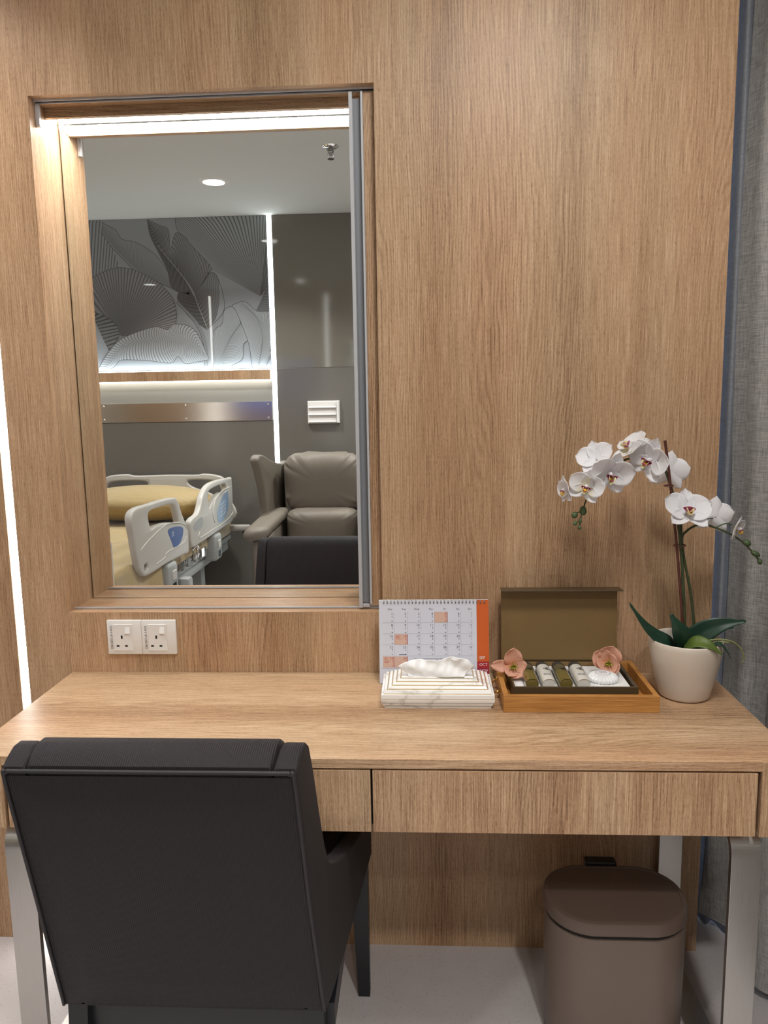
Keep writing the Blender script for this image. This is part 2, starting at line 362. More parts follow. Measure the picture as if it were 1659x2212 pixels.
# sill of the niche with two track grooves
struct('sill', box(A0, WR-0.02, 0.018, 0.15, Z0-0.02, Z0), OAK_SILL, wall)
struct('sill_lip', box(A0+0.0003, A1-0.0003, 0.0004, 0.0185, Z0-0.0002, Z0+0.0005), OAK_SILL, wall)
for (ya, yb) in ((0.033, 0.041),):
    t = empty('sliding_door_track', (-0.3, 0.037, Z0), 'slim aluminium track let into the oak sill below the mirror', 'track')
    b = box(A0+0.001, WR-0.03, ya, ya+0.002, Z0, Z0+0.0035); box(A0+0.001, WR-0.03, yb-0.002, yb, Z0, Z0+0.0035, bm=b); box(A0+0.001, WR-0.03, ya, yb, Z0, Z0+0.001, bm=b)
    mk('rail', b, ALU, t)
    t = empty('sliding_door_track', (-0.3, 0.03, Z1), 'slim aluminium track under the oak soffit above the mirror', 'track')
    b = box(A0+0.001, WR-0.03, 0.021, 0.0235, Z1-0.004, Z1); box(A0+0.001, WR-0.03, 0.036, 0.0385, Z1-0.004, Z1, bm=b)
    mk('rail', b, ALU, t); mk('groove', box(A0+0.001, WR-0.03, 0.0235, 0.036, Z1-0.001, Z1), GAP, t)
    br = box(A0+0.0005, A0+0.010, 0.026, 0.036, Z1-0.055, Z1-0.006, 0.001)
    mk('stop_bracket', br, ALU, t)
# mirror
mi = empty('wall_mirror', (-0.48, 0.1387, Z0), 'large frameless mirror at the back of the oak wall niche', 'mirror')
mk('mirror_glass', box(A0+0.0035, 0.0, 0.1387, 0.1437, Z0+0.0012, Z1-0.001), MIRROR, mi)
mk('backing', box(A0+0.0005, 0.0, 0.144, 0.1495, Z0+0.0005, Z1-0.0005), GAP, mi)
# fascia and light strip above mirror
fa = empty('mirror_light', (-0.48, 0.1, Z1), 'bright strip light tucked behind an oak pelmet over the mirror', 'light')
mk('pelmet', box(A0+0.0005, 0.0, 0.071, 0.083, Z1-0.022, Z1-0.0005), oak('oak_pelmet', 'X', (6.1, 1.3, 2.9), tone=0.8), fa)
mk('diffuser', box(A0+0.004, -0.02, 0.088, 0.130, Z1-0.010, Z1-0.005, 0.002), GLOW_M, fa)
mk('channel', box(A0+0.003, -0.019, 0.0845, 0.1315, Z1-0.005, Z1-0.0005), ALU, fa)
mk('edge_strip', box(A0+0.003, -0.019, 0.1325, 0.1383, Z1-0.0145, Z1-0.0115), ALU_D, fa)
b = box(A0+0.012, A0+0.016, 0.118, 0.132, Z1-0.032, Z1-0.0165); box(A0+0.016, A0+0.021, 0.118, 0.13, Z1-0.034, Z1-0.02, bm=b)
mk('clip', b, WHITE_PL, fa)
# sliding door
sd = empty('sliding_door', (-0.09, 0.04, Z0+0.004), 'oak sliding door with grey aluminium edge pull partly covering the mirror', 'door')
dz0, dz1 = Z0+0.0045, Z1-0.008
mk('door_leaf', box(-0.083, 0.62, 0.024, 0.048, dz0+0.012, dz1, 0.0006), oak('oak_door', 'Z', (9.2, 2.2, 0.3), tone=0.94), sd)
b = box(-0.1145, -0.1065, 0.020, 0.050, dz0, dz1); box(-0.088, -0.0832, 0.020, 0.050, dz0+0.01, dz1, bm=b)
mk('edge_profile', b, ALU, sd)
b = box(-0.1065, -0.088, 0.036, 0.050, dz0+0.012, dz1-0.010); box(-0.104, -0.0975, 0.0345, 0.036, dz0+0.012, dz1-0.016, bm=b)
mk('finger_pull', b, ALU_D, sd)
mk('door_guide', box(-0.1065, -0.088, 0.026, 0.048, dz0, dz0+0.008, 0.001), ALU, sd)
# LED line in wall, two of them
def led_wall(x0, x1, z1, label):
    o = empty('led_strip_light', ((x0+x1)/2, 0.01, 0), label, 'light', 'vertical strip lights in the oak wall')
    mk('diffuser', box(x0, x1, 0.0015, 0.012, 0.0, z1, 0.001), GLOW, o)
    mk('channel', box(x0-0.0004, x1+0.0004, 0.012, 0.0195, 0, z1), ALU, o); return o
led_wall(-0.9672, -0.9458, 2.522, 'tall vertical strip light in the oak wall just left of the desk')
mk('panel', box(-0.9672, -0.9458, 0.0, 0.0195, 2.5225, ZC), OAK_WALL, wall)
o2 = led_wall(-2.200, -2.179, 2.526, 'tall vertical strip light in the oak wall beyond the television, seen reflected in the mural')
for c_ in o2.children: c_.location.y = -0.0125
# far wall (seen in the mirror)
wf = struct('wall_back', box(XL, XR, YF-0.1, YF-0.012, 0, ZC), mat('far_wall_core', (0.2, 0.19, 0.17), 0.6))
XLED0, XLED1 = -0.957, -0.925
struct('panel', box(XLED1, -0.31, YF-0.012, YF, 1.622, ZC-0.001, 0.0006), LAM, wf); struct('panel', box(-0.309, XR, YF-0.012, YF, 1.622, ZC-0.001, 0.0006), LAM, wf)
struct('panel', box(XLED1, XR, YF-0.012, YF, 0.0, 1.6205, 0.0006), LAM_LO, wf)
struct('panel', box(XL, XLED0, YF-0.012, YF, 0.0, 1.277, 0.0006), LAM_LO, wf)
struct('panel', box(XL, XLED0, YF-0.012, YF, 1.2775, 1.547, 0.0006), mat('pale_satin_laminate', (0.30, 0.29, 0.27), 0.25), wf)
# mural
MUR = mat('mural_ground', (0.29, 0.31, 0.34), 0.015)
mural = empty('wall_mural', (-2.0, YF, 1.63), 'grey leaf-patterned wall mural above the bed head', 'mural')
mk('board', box(XL+0.001, XLED0-0.001, YF-0.011, YF, 1.625, ZC-0.001), MUR, mural)
H = (0.0029339, -2.991904e-05, -2.608874, -9.093412e-06, -0.003020614, 3.950635, 2.861942e-05, -8.259185e-05, 1.0)
def mp(u, v):
    d = H[6]*u + H[7]*v + H[8]
    return ((H[0]*u + H[1]*v + H[2])/d, (H[3]*u + H[4]*v + H[5])/d)
LAYER = [0]
def clampx(p): return Vector((min(max(p.x, XL+0.01), XLED0-0.002), p.y, min(max(p.z, 1.6255), ZC-0.0015)))
def leaf(mid, rim, matl, slant=0.0, ns=40, nt_=8, edge=True):
    LAYER[0] += 1; y = YF + 0.00025*LAYER[0]
    M_ = [Vector((a, y, c)) for a, c in (mp(*p) for p in mid)]; O_ = [Vector((a, y, c)) for a, c in (mp(*p) for p in rim)]
    M_ = cr(M_, 10) if len(M_) > 1 else M_*2; O_ = cr(O_, 6)
    def samp(L, t):
        t = min(max(t, 0), 1)*(len(L)-1); i = min(int(t), len(L)-2); return L[i].lerp(L[i+1], t-i)
    b = grid(lambda s, t: clampx(samp(M_, s).lerp(samp(O_, s + slant*t*(1-s)), t)), ns, nt_)
    mk('leaf_print', b, matl, mural)
    if edge:
        E_ = bmesh.new(); L = O_
        for i in range(len(L)-1):
            d = (L[i+1]-L[i]); 
            if d.length < 1e-6: continue
            nrm = Vector((-d.z, 0, d.x)).normalized()*0.0015; ye = Vector((0, 0.00012, 0))
            q = [clampx(L[i]+nrm)+ye, clampx(L[i+1]+nrm)+ye, clampx(L[i+1]-nrm)+ye, clampx(L[i]-nrm)+ye]
            E_.faces.new([E_.verts.new(k) for k in q])
        mk('leaf_outline', E_, LINE, mural)
LINE = mat('mural_line', (0.09, 0.09, 0.095), 0.05)
DK = (0.080, 0.082, 0.088)
P1 = leafprint('print_stripe', (0.294, 0.315, 0.342), (0.294, 0.315, 0.342), (0.151, 0.159, 0.172), 16)
P_fan = leafprint('print_fan', (0.203, 0.207, 0.214), (0.318, 0.344, 0.365), (0.137, 0.145, 0.154), 46, wid=0.3)
P_dark = leafprint('print_dark', DK, (0.107, 0.108, 0.113), (0.119, 0.120, 0.125), 30)
P_dark2 = leafprint('print_dark_edge', DK, (0.233, 0.241, 0.258), (0.147, 0.152, 0.162), 42, wid=0.4)
P_bigfan = leafprint('print_big_fan', (0.119, 0.121, 0.126), (0.259, 0.268, 0.289), (0.140, 0.143, 0.153), 50, wid=0.35)
P_mid = leafprint('print_mid', (0.214, 0.227, 0.243), (0.305, 0.327, 0.351), (0.186, 0.195, 0.207), 70, wid=0.4)
P_light = leafprint('print_light', (0.299, 0.315, 0.336), (0.393, 0.420, 0.449), (0.211, 0.221, 0.238), 55, wid=0.35)
P_light2 = leafprint('print_light_small', (0.289, 0.308, 0.328), (0.365, 0.389, 0.416), (0.212, 0.224, 0.239), 34, wid=0.35)
leaf([(150, 470), (214, 468), (258, 575)], [(150, 640), (205, 610), (255, 590)], P1, edge=False)
leaf([(222, 498), (245, 530), (290, 575), (345, 612), (372, 622)], [(221, 481), (250, 497), (263, 516), (292, 523), (318, 537), (340, 555), (372, 600)], P_mid)
leaf([(222, 498), (245, 530), (290, 575), (345, 612), (372, 622)], [(218, 500), (238, 530), (262, 556), (300, 590), (372, 624)], P_mid)
leaf([(562, 640)], [(455, 580), (410, 530), (385, 500), (381, 466), (420, 464), (480, 463), (540, 462), (588, 462)], P_fan, ns=80)
leaf([(562, 640)], [(588, 462), (578, 500), (574, 560), (583, 600), (566, 636)], leafprint('print_fan_side', (0.11, 0.105, 0.10), (0.19, 0.21, 0.22), (0.10, 0.105, 0.11), 12, wid=0.3))
leaf([(448, 712), (420, 655), (418, 634), (399, 604), (339, 530), (318, 474)], [(448, 712), (482, 675), (482, 636), (466, 592), (448, 590), (456, 577), (410, 526), (404, 516), (380, 503), (368, 540), (364, 497), (345, 487), (318, 474)], P_dark2, slant=0.22, ns=90)
leaf([(448, 712), (425, 655), (399, 604), (339, 530), (318, 474)], [(448, 712), (410, 685), (385, 650), (388, 632), (410, 636), (373, 624), (362, 585), (345, 550), (325, 510), (318, 474)], P_dark, ns=60)
leaf([(448, 712), (425, 655), (418, 634), (399, 604), (339, 530)], [(450, 712), (427, 655), (420, 633), (401, 603), (340, 529)], mat('print_midrib', (0.26, 0.26, 0.26), 0.1), edge=False)
leaf([(450, 790), (447, 745), (430, 700), (385, 650)], [(442, 790), (440, 745), (424, 702), (380, 652)], P_mid)
leaf([(262, 725)], [(190, 690), (198, 610), (205, 597), (232, 584), (258, 578), (290, 583), (320, 597), (345, 612), (366, 634), (378, 655), (381, 690), (365, 712), (262, 726)], P_bigfan, ns=100)
leaf([(235, 757), (215, 715), (200, 680)], [(240, 755), (258, 725), (255, 708), (236, 688), (203, 673)], leafprint('print_small_fan', (0.16, 0.17, 0.18), (0.2, 0.21, 0.22), (0.08, 0.08, 0.085), 11, wid=0.3))
leaf([(452, 775), (420, 750), (380, 738), (330, 737), (270, 748), (225, 795)], [(452, 775), (420, 712), (378, 700), (362, 712), (338, 706), (300, 716), (258, 735), (232, 765), (214, 795)], P_light, slant=-0.14, ns=80)
leaf([(452, 775), (420, 750), (380, 738), (330, 737), (270, 748), (225, 795)], [(452, 777), (425, 782), (400, 785), (385, 770), (370, 784), (330, 780), (300, 778), (262, 778), (250, 790), (240, 797)], P_light, slant=-0.14, ns=80)
leaf([(470, 797), (492, 740), (520, 698)], [(462, 797), (461, 720), (480, 700), (484, 672), (500, 662), (512, 672), (520, 698)], P_light2, slant=0.15, ns=50)
leaf([(478, 797), (495, 740), (521, 700)], [(500, 790), (524, 775), (526, 745), (537, 730), (521, 700)], P_light2, slant=0.15, ns=50)
leaf([(556, 797), (567, 735), (556, 690), (522, 655)], [(545, 797), (538, 745), (524, 705), (510, 672), (502, 660), (522, 651)], P_light2, slant=0.15, ns=50)
leaf([(560, 797), (568, 735), (558, 690), (522, 655)], [(575, 790), (592, 750), (592, 690), (583, 675), (555, 672), (535, 655), (522, 651)], P_light2, slant=0.15, ns=50)
leaf([(583, 590), (568, 640), (553, 672)], [(592, 560), (592, 640), (592, 676)], leafprint('print_edge_leaf', (0.16, 0.17, 0.19), (0.2, 0.215, 0.23), (0.11, 0.115, 0.12), 14, wid=0.3))
# bed head shelf, lit above and below
sh = empty('bed_head_shelf', (-2.0, YF, 1.54), 'oak bed-head shelf lit above and below under the leaf mural', 'shelf')
mk('shelf_board', box(XL+0.01, XLED0-0.004, YF, YF+0.045, 1.548, 1.612, 0.001), oak('oak_shelf', 'Z', (4.4, 1, 1)), sh)
mk('upper_diffuser', box(XL+0.01, XLED0-0.004, YF+0.012, YF+0.042, 1.612, 1.617), emit('cool_upper_diffuser', (0.90, 0.98, 1.0), 20.0), sh)
mk('lower_diffuser', box(XL+0.01, XLED0-0.004, YF+0.012, YF+0.040, 1.540, 1.548), emit('warm_led_diffuser', (1, 0.96, 0.86), 10.0), sh)
bp_ = empty('wall_bumper', (-2.0, YF, 1.28), 'brushed steel bumper plate screwed to the wall above the bed', 'bumper')
mk('plate', box(XL+0.01, XLED0-0.006, YF+0.0002, YF+0.0042, 1.278, 1.404, 0.0008), STEEL_H, bp_)
for x in (-0.99, -1.555, -2.12, -2.7):
    for z in (1.386, 1.297):
        b = lathe([(0, 0.004), (0.006, 0.003), (0.008, 0)], 14); b.transform(Matrix.Translation((x, YF+0.004, z)) @ Matrix.Rotation(-PI/2, 4, 'X')); mk('screw', b, CHROME, bp_, smooth=True)
o = empty('led_strip_light', ((XLED0+XLED1)/2, YF, 0), 'tall vertical strip light between mural and dark wall panels', 'light')
mk('diffuser', box(XLED0+0.001, XLED1-0.001, YF-0.010, YF+0.0015, 0.0, ZC-0.001), GLOW_F, o)
# white rail box on far wall
wb_ = empty('wall_rail_box', (-0.615, YF, 1.25), 'white ridged wall box on the dark panel above the armchair', 'wall box')
mk('housing', box(-0.722, -0.508, YF+0.0002, YF+0.020, 1.252, 1.402, 0.002), WHITE_PL, wb_)
for k in range(3):
    z = 1.258 + k*0.0475
    b = bmesh.new(); pr = [(0.020, 0), (0.038, 0.004), (0.026, 0.012), (0.024, 0.040), (0.020, 0.043)]
    V = [[b.verts.new((x, YF+p[0], z+p[1])) for p in pr] for x in (-0.716, -0.53)]
    for i in range(4): b.faces.new((V[0][i], V[1][i], V[1][i+1], V[0][i+1]))
    b.faces.new(V[0][::-1]); b.faces.new(V[1]); mk('ridge', b, WHITE_PL, wb_)
mk('end_cap', box(-0.527, -0.512, YF+0.020, YF+0.04, 1.256, 1.400, 0.003), WHITE_ROCK, wb_)
# ceiling fittings
dl0 = None
names = ['recessed round ceiling light above the space between bed and armchair', 'recessed round ceiling light beside the tall strip light left of the desk', 'recessed round ceiling light near the left wall on the desk side', 'recessed round ceiling light over the bed head by the left wall', 'added unseen fill downlight over the right side of the armchair', 'added unseen fill downlight nearest the dark wall above the armchair']
for (x, y, watt), nm in zip(DOWNLIGHTS, names):
    r = empty('ceiling_downlight', (x, y, ZC), nm, 'light', 'recessed ceiling lights')
    mk('trim_ring', lathe([(0.058, -0.001), (0.060, -0.006), (0.078, -0.004), (0.082, 0.0)], 36, (x, y, ZC)), WHITE_PL, r, smooth=True)
    mk('diffuser', lathe([(0, -0.003), (0.057, -0.003), (0.058, -0.0005)], 36, (x, y, ZC)), GLOW_D, r)
    ld = bpy.data.lights.new('lamp', 'AREA'); ld.shape = 'DISK'; ld.size = 0.13; ld.energy = watt; ld.spread = math.radians(115); ld.color = (1, 0.985, 0.955)
    lo = bpy.data.objects.new('lamp', ld); col.objects.link(lo); lo.parent = r; lo.location = (0, 0, -0.012)
pl_ = empty('added_fill_light', (0.34, -1.02, ZC), 'added round fill light, unseen, on the ceiling in front of the desk', 'light')  # unseen lamp, added to brighten the upper oak wall and curtain softly
mk('housing', lathe([(0, 0), (0.22, 0), (0.22, -0.045), (0.207, -0.055), (0.205, -0.048)], 48, (0.34, -1.02, ZC-0.0002)), WHITE_PL, pl_, smooth=True)
mk('diffuser', lathe([(0, -0.052), (0.19, -0.052), (0.206, -0.047)], 48, (0.34, -1.02, ZC)), emit('fill_diffuser', (1, 0.98, 0.95), 2.0), pl_)
ld = bpy.data.lights.new('lamp', 'AREA'); ld.shape = 'DISK'; ld.size = 0.39; ld.energy = FILL_LIGHT_W; ld.color = (1, 0.985, 0.955)
lo = bpy.data.objects.new('lamp', ld); col.objects.link(lo); lo.parent = pl_; lo.location = (0, 0, -0.056)
sp = empty('sprinkler_head', (-0.384, -1.773, ZC), 'chrome fire sprinkler head hanging from the ceiling', 'sprinkler')
mk('escutcheon', lathe([(0.012, -0.012), (0.03, -0.008), (0.040, 0.0)], 28, (-0.384, -1.773, ZC)), CHROME, sp, smooth=True)
DCH = mat('dark_chrome', (0.35, 0.35, 0.36), 0.15, 1.0)
mk('sprinkler_body', lathe([(0, -0.044), (0.006, -0.042), (0.010, -0.03), (0.016, -0.026), (0.016, -0.012), (0.012, -0.011)], 18, (-0.384, -1.773, ZC)), DCH, sp, smooth=True)
b = tube([(-0.384-0.012, -1.773, ZC-0.025), (-0.384-0.014, -1.773, ZC-0.04), (-0.384-0.002, -1.773, ZC-0.056)], 0.002, 6); tube([(-0.384+0.012, -1.773, ZC-0.025), (-0.384+0.014, -1.773, ZC-0.04), (-0.384+0.002, -1.773, ZC-0.056)], 0.002, 6, b)
mk('yoke_arms', b, CHROME, sp, smooth=True)
mk('deflector', lathe([(0, -0.060), (0.016, -0.059), (0.016, -0.057), (0, -0.055)], 24, (-0.384, -1.773, ZC)), DCH, sp)
# right wall with window, sheer and curtain
b = box(XR, XR+0.1, YF, -2.5, 0, ZC); box(XR, XR+0.1, 0.45, YB, 0, ZC, bm=b); box(XR, XR+0.1, -2.5, 0.45, 0, 0.12, bm=b); box(XR, XR+0.1, -2.5, 0.45, 2.45, ZC, bm=b)
PAINT = mat('grey_wall_paint', (0.35, 0.35, 0.36), 0.7)
struct('wall_right', b, PAINT)
struct('wall_front_return', box(WR, XR, 0.5, YB, 0, ZC), PAINT)
wn = empty('window_1', (XR, -1.0, 0.12)); wn['kind'] = 'structure'
FRM = mat('window_frame', (0.18, 0.18, 0.19), 0.4, 0.6)
for y0, y1 in ((-2.5, -1.03), (-1.02, 0.45)):
    b = box(XR+0.02, XR+0.07, y0, y0+0.05, 0.12, 2.45); box(XR+0.02, XR+0.07, y1-0.05, y1, 0.12, 2.45, bm=b); box(XR+0.02, XR+0.07, y0+0.05, y1-0.05, 0.12, 0.17, bm=b); box(XR+0.02, XR+0.07, y0+0.05, y1-0.05, 2.40, 2.45, bm=b)
    mk('window_frame', b, FRM, wn)
    mk('pane', box(XR+0.04, XR+0.046, y0+0.05, y1-0.05, 0.17, 2.40), mat('window_glass', (0.85, 0.92, 1.0), 0.02, trans=1.0), wn)
def drape(path, z0, z1, nz, fn=None):
    P = cr(path, 10)
    L = len(P)-1
    def f(s, t):
        i = min(int(s*L), L-1); p = P[i].lerp(P[i+1], s*L-i); z = z0 + (z1-z0)*t
        q = Vector((p.x, p.y, z)); return fn(q, s, t) if fn else q
    return grid(f, L, nz)
# sheer
sp_ = [(0.728, 0.16), (0.738, 0.125), (0.765, 0.14), (0.775, 0.095), (0.80, 0.11), (0.815, 0.06), (0.85, 0.05)]
y = 0.0; k = 0
while y > -2.75: sp_.append((0.93 + 0.018*(-1)**k, y)); y -= 0.055; k += 1
o = mk('sheer_curtain', drape([(a, c, 0) for a, c in sp_], 0.004, 2.58, 12), SHEER, smooth='all')
tag(o, 'blue-grey sheer curtain glimpsed between oak wall edge and grey linen curtain', 'curtain'); solidify(o, 0.0008)
cp = [(0.790, 0.105), (0.802, 0.070), (0.812, 0.035), (0.842, 0.012), (0.862, -0.03), (0.835, -0.075), (0.800, -0.115), (0.812, -0.165), (0.86, -0.20), (0.872, -0.25), (0.84, -0.30), (0.815, -0.35)]
y = -0.40; k = 0
while y > -2.7: cp.append((0.848 + 0.034*(-1)**k, y)); y -= 0.085; k += 1
def cfn(q, s, t):
    q.x += 0.006*math.sin(q.z*2.1 + q.y*9) + 0.004*math.sin(q.z*5.3+q.y*23)
    if s < 0.04: q.x -= 0.035*(1-min(t/0.22, 1))*(1-s/0.04)
    return q
o = mk('linen_curtain', drape([(a, c, 0) for a, c in cp], 0.03, 2.585, 60, cfn), LINEN, smooth='all')
tag(o, 'heavy grey linen curtain hanging in folds at the right of the desk', 'curtain'); solidify(o, 0.0015)
mk('hem', drape([(a-0.0016, c, 0) for a, c in cp], 0.031, 0.11, 4, lambda q, s, t: cfn(q, s, t*0.03)), LINEN, o, smooth='all')
o = mk('curtain_rail', box(0.78, 1.0, -2.75, 0.2, 2.586, 2.5985), WHITE_PL); tag(o, 'white ceiling curtain rail along the right wall', 'rail')
# lit television on the desk wall beyond the left of the strip light (reflected in the gloss panels)
tv = empty('television', (-1.52, 0, 1.4), 'wall television with dim blue screen left of the desk, seen only as a reflection', 'television')
mk('screen_housing', box(-1.98, -1.08, -0.045, -0.0002, 1.36, 1.875, 0.004), mat('black_plastic', (0.01, 0.01, 0.01), 0.3), tv)
mk('screen', box(-1.968, -1.092, -0.0462, -0.045, 1.375, 1.863), emit('blue_screen', (0.12, 0.17, 0.5), 1.1), tv)
# ------------------------------------------------------------------ desk
ZD = 0.7314; DX0 = -0.8323; DX1 = WR; DY = -0.4546
desk = empty('wall_desk', (-0.057, -0.23, 0), 'long oak wall desk on steel loop legs with two flush drawers', 'desk')
mk('desktop', box(DX0, DX1, DY, -0.0005, 0.712, ZD, 0.0012), OAK_TOP, desk)
mk('end_panel', box(DX0, -0.7605, DY-0.0012, -0.001, 0.586, 0.7305, 0.0008), OAK_JAMB, desk)
mk('end_panel', box(0.648, DX1, DY-0.0012, -0.001, 0.586, 0.7305, 0.0008), OAK_JAMB, desk)
mk('apron_shadow_board', box(-0.760, 0.6475, DY+0.022, DY+0.032, 0.59, 0.7118), GAP, desk)
mk('underside_board', box(-0.760, 0.6475, DY+0.032, -0.001, 0.590, 0.600), OAK_JAMB, desk)
d1 = mk('drawer', box(-0.7545, -0.0595, DY, DY+0.018, 0.5865, 0.7085, 0.0008), OAK_DRAWER, desk)
d2 = mk('drawer', box(-0.0555, 0.6415, DY, DY+0.018, 0.5865, 0.7085, 0.0008), OAK_DRAWER2, desk)
def looplegs(x0, x1):
    out = rrect(-0.438, -0.018, 0.0, 0.5855, 0.055, 18); inn = rrect(-0.426, -0.030, 0.012, 0.5735, 0.043, 18)
    M = frame(((x0+x1)/2, 0, 0), (0, 1, 0), (0, 0, 1))
    return slab([out, inn], x1-x0, 0.0006, 1, M)
mk('leg_frame', looplegs(0.609, 0.664), STEEL, desk)
mk('leg_frame', looplegs(-0.779, -0.724), STEEL, desk)
# ------------------------------------------------------------------ sockets
def socket(x, label):
    z = 0.7794; s = empty('power_socket', (x+0.043, 0, z), label, 'socket', 'twin wall sockets under the mirror')
    mk('plate', box(x+0.0002, x+0.0858, -0.009, -0.0002, z, z+0.086, 0.002), WHITE_PL, s, smooth=True)
    mk('face', box(x+0.017, x+0.064, -0.0105, -0.009, z+0.009, z+0.076, 0.0007, 1), WHITE_PL, s)
    b = bmesh.new(); box(x+0.037-0.0022, x+0.037+0.0022, -0.0108, -0.0103, z+0.040, z+0.048, bm=b)
    mk('pin_slot', b, BLACK, s)
    for dx in (-0.0105, 0.0105): mk('pin_slot', box(x+0.037+dx-0.0033, x+0.037+dx+0.0033, -0.0108, -0.0103, z+0.0195, z+0.0238), BLACK, s)
    b = bmesh.new(); V = [(x+0.0465, -0.0106, z+0.0535), (x+0.0585, -0.0106, z+0.0535), (x+0.0585, -0.0106, z+0.069), (x+0.0465, -0.0106, z+0.069), (x+0.0465, -0.0145, z+0.0535), (x+0.0585, -0.0145, z+0.0535), (x+0.0585, -0.0115, z+0.069), (x+0.0465, -0.0115, z+0.069)]
    V = [b.verts.new(v) for v in V]
    for f in ((4,5,6,7),(0,1,5,4),(1,2,6,5),(2,3,7,6),(3,0,4,7)): b.faces.new([V[i] for i in f])
    mk('rocker_switch', b, WHITE_ROCK, s)
    b = bmesh.new(); text(b, 'DB-SSO-L8-1-R22', 0.0078, frame((x+0.0135, -0.0093, z+0.043), (0, 0, 1), (-1, 0, 0)), 'CENTER')
    mk('lettering', b, BLACK, s)
socket(-0.7345, 'left one of two white switched wall sockets below the mirror'); socket(-0.6485, 'right one of two white switched wall sockets below the mirror')
# ------------------------------------------------------------------ desk calendar
cal = empty('desk_calendar', (0.065, -0.05, ZD), 'spiral tent calendar open at September with orange side tab', 'calendar')
ca = Vector((-0.062, -0.080, ZD+0.0006)); cb = Vector((-0.0625, -0.052, ZD+0.193))
up = (cb-ca).normalized(); rt = Vector((1, 0.012, 0)).normalized(); up = (up - rt*up.dot(rt)).normalized(); HGT = (cb-ca).length
nC = rt.cross(up)
if nC.y > 0: nC = -nC
SX = 0.226/207.0; SY = HGT/178.0
def CP(px, py, off=0.0): return ca + rt*((px-819)*SX) + up*(HGT-(py-1300)*SY) + nC*off
def plate(x0, x1, y0, y1, o0, o1):
    b = bmesh.new(); V = [b.verts.new(CP(x, y_, o_)) for o_ in (o0, o1) for x, y_ in ((x0,y1),(x1,y1),(x1,y0),(x0,y0))]
    for f in ((0,1,2,3),(7,6,5,4),(0,4,5,1),(1,5,6,2),(2,6,7,3),(3,7,4,0)): b.faces.new([V[i] for i in f])
    bmesh.ops.recalc_face_normals(b, faces=b.faces); return b
PAPER = mat('calendar_paper', (0.66, 0.67, 0.75), 0.5); BOARD = mat('calendar_board', (0.72, 0.72, 0.74), 0.6)
ORANGE = mat('orange_tab', (0.62, 0.115, 0.018), 0.45); RED1 = mat('crimson_tab', (0.42, 0.022, 0.035), 0.45); RED2 = mat('ruby_tab', (0.33, 0.012, 0.045), 0.45); PURP = mat('plum_tab', (0.11, 0.01, 0.05), 0.45)
mk('front_board', plate(819, 1051, 1299, 1478, -0.003, -0.0014), BOARD, cal)
b = bmesh.new(); rb = Vector((0, 0.105, 0)); t0 = CP(819, 1299, -0.003); t1 = CP(1051, 1299, -0.003)
q0 = Vector((t0.x, 0.0-0.004, ZD+0.0006)); q1 = Vector((t1.x, 0.0-0.001, ZD+0.0006))
V = [b.verts.new(v) for v in (t0, t1, q1, q0)]; b.faces.new(V)
solidify(mk('back_board', b, BOARD, cal), 0.0016)
mk('page', plate(819, 1026.5, 1300, 1477, -0.0012, 0.0), PAPER, cal)
mk('orange_tab', plate(1026.5, 1052, 1300, 1431, -0.0012, -0.0004), ORANGE, cal, label='orange September tab strip'); mk('october_tab', plate(1026.5, 1052, 1431.4, 1445, -0.0012, -0.0005), RED1, cal, label='crimson October tab')
mk('november_tab', plate(1026.5, 1052, 1445.4, 1458, -0.0012, -0.0006), RED2, cal, label='ruby November tab'); mk('december_tab', plate(1026.5, 1052, 1458.4, 1477, -0.0012, -0.0007), PURP, cal, label='plum December tab')
INK = mat('ink', (0.035, 0.035, 0.05), 0.6); INKL = mat('grey_ink', (0.28, 0.28, 0.33), 0.6); INKR = mat('red_ink', (0.42, 0.05, 0.03), 0.6); PEACH = mat('holiday_tint', (0.66, 0.43, 0.34), 0.5); WHITEINK = mat('white_ink', (0.9, 0.88, 0.85), 0.5)
def CM(px, py, off): 
    M = frame(CP(px, py, off), rt, up); return M
xs = [850.9, 879.3, 907.9, 936.8, 964.8, 993.0, 1019.5]; xl = 826; ys = [1323.5, 1347.6, 1371.0, 1394.4, 1418.4, 1443.6]
for cx, cy in ((4, 0), (1, 2), (0, 4), (1, 4)):
    x0 = (xs[cx-1] if cx else xl)+0.5; hc = mk('holiday_cell', plate(x0, xs[cx]-1.6, ys[cy]+1.2, ys[cy+1]-0.4, 0.0001, 0.00025), PEACH, cal)
    mk('holiday_rule', plate(xs[cx]-1.6, xs[cx]-0.2, ys[cy]+1.2, ys[cy+1]-0.4, 0.0001, 0.0003), INKR, hc)
gl = bmesh.new()
for yy in ys[1:5]: join(gl, plate(xl, 1020, yy-0.2, yy+0.2, 0.0001, 0.0002))
for xx in xs[:6]:
    for r in range(4): join(gl, plate(xx-0.2, xx+0.2, ys[r]+1, ys[r+1]-1.5, 0.0001, 0.0002))
join(gl, plate(821, 1025, 1444.6, 1445.2, 0.0001, 0.0002)); mk('grid_lines', gl, INKL, cal)
tk = bmesh.new(); tl = bmesh.new(); tr = bmesh.new()
for i, dn in enumerate(('Mon', 'Tue', 'Wed', 'Thu', 'Fri', 'Sat', 'Sun')): text(tk, dn, 0.0062, CM(xs[i]-3, 1320.5, 0.0003), 'RIGHT')
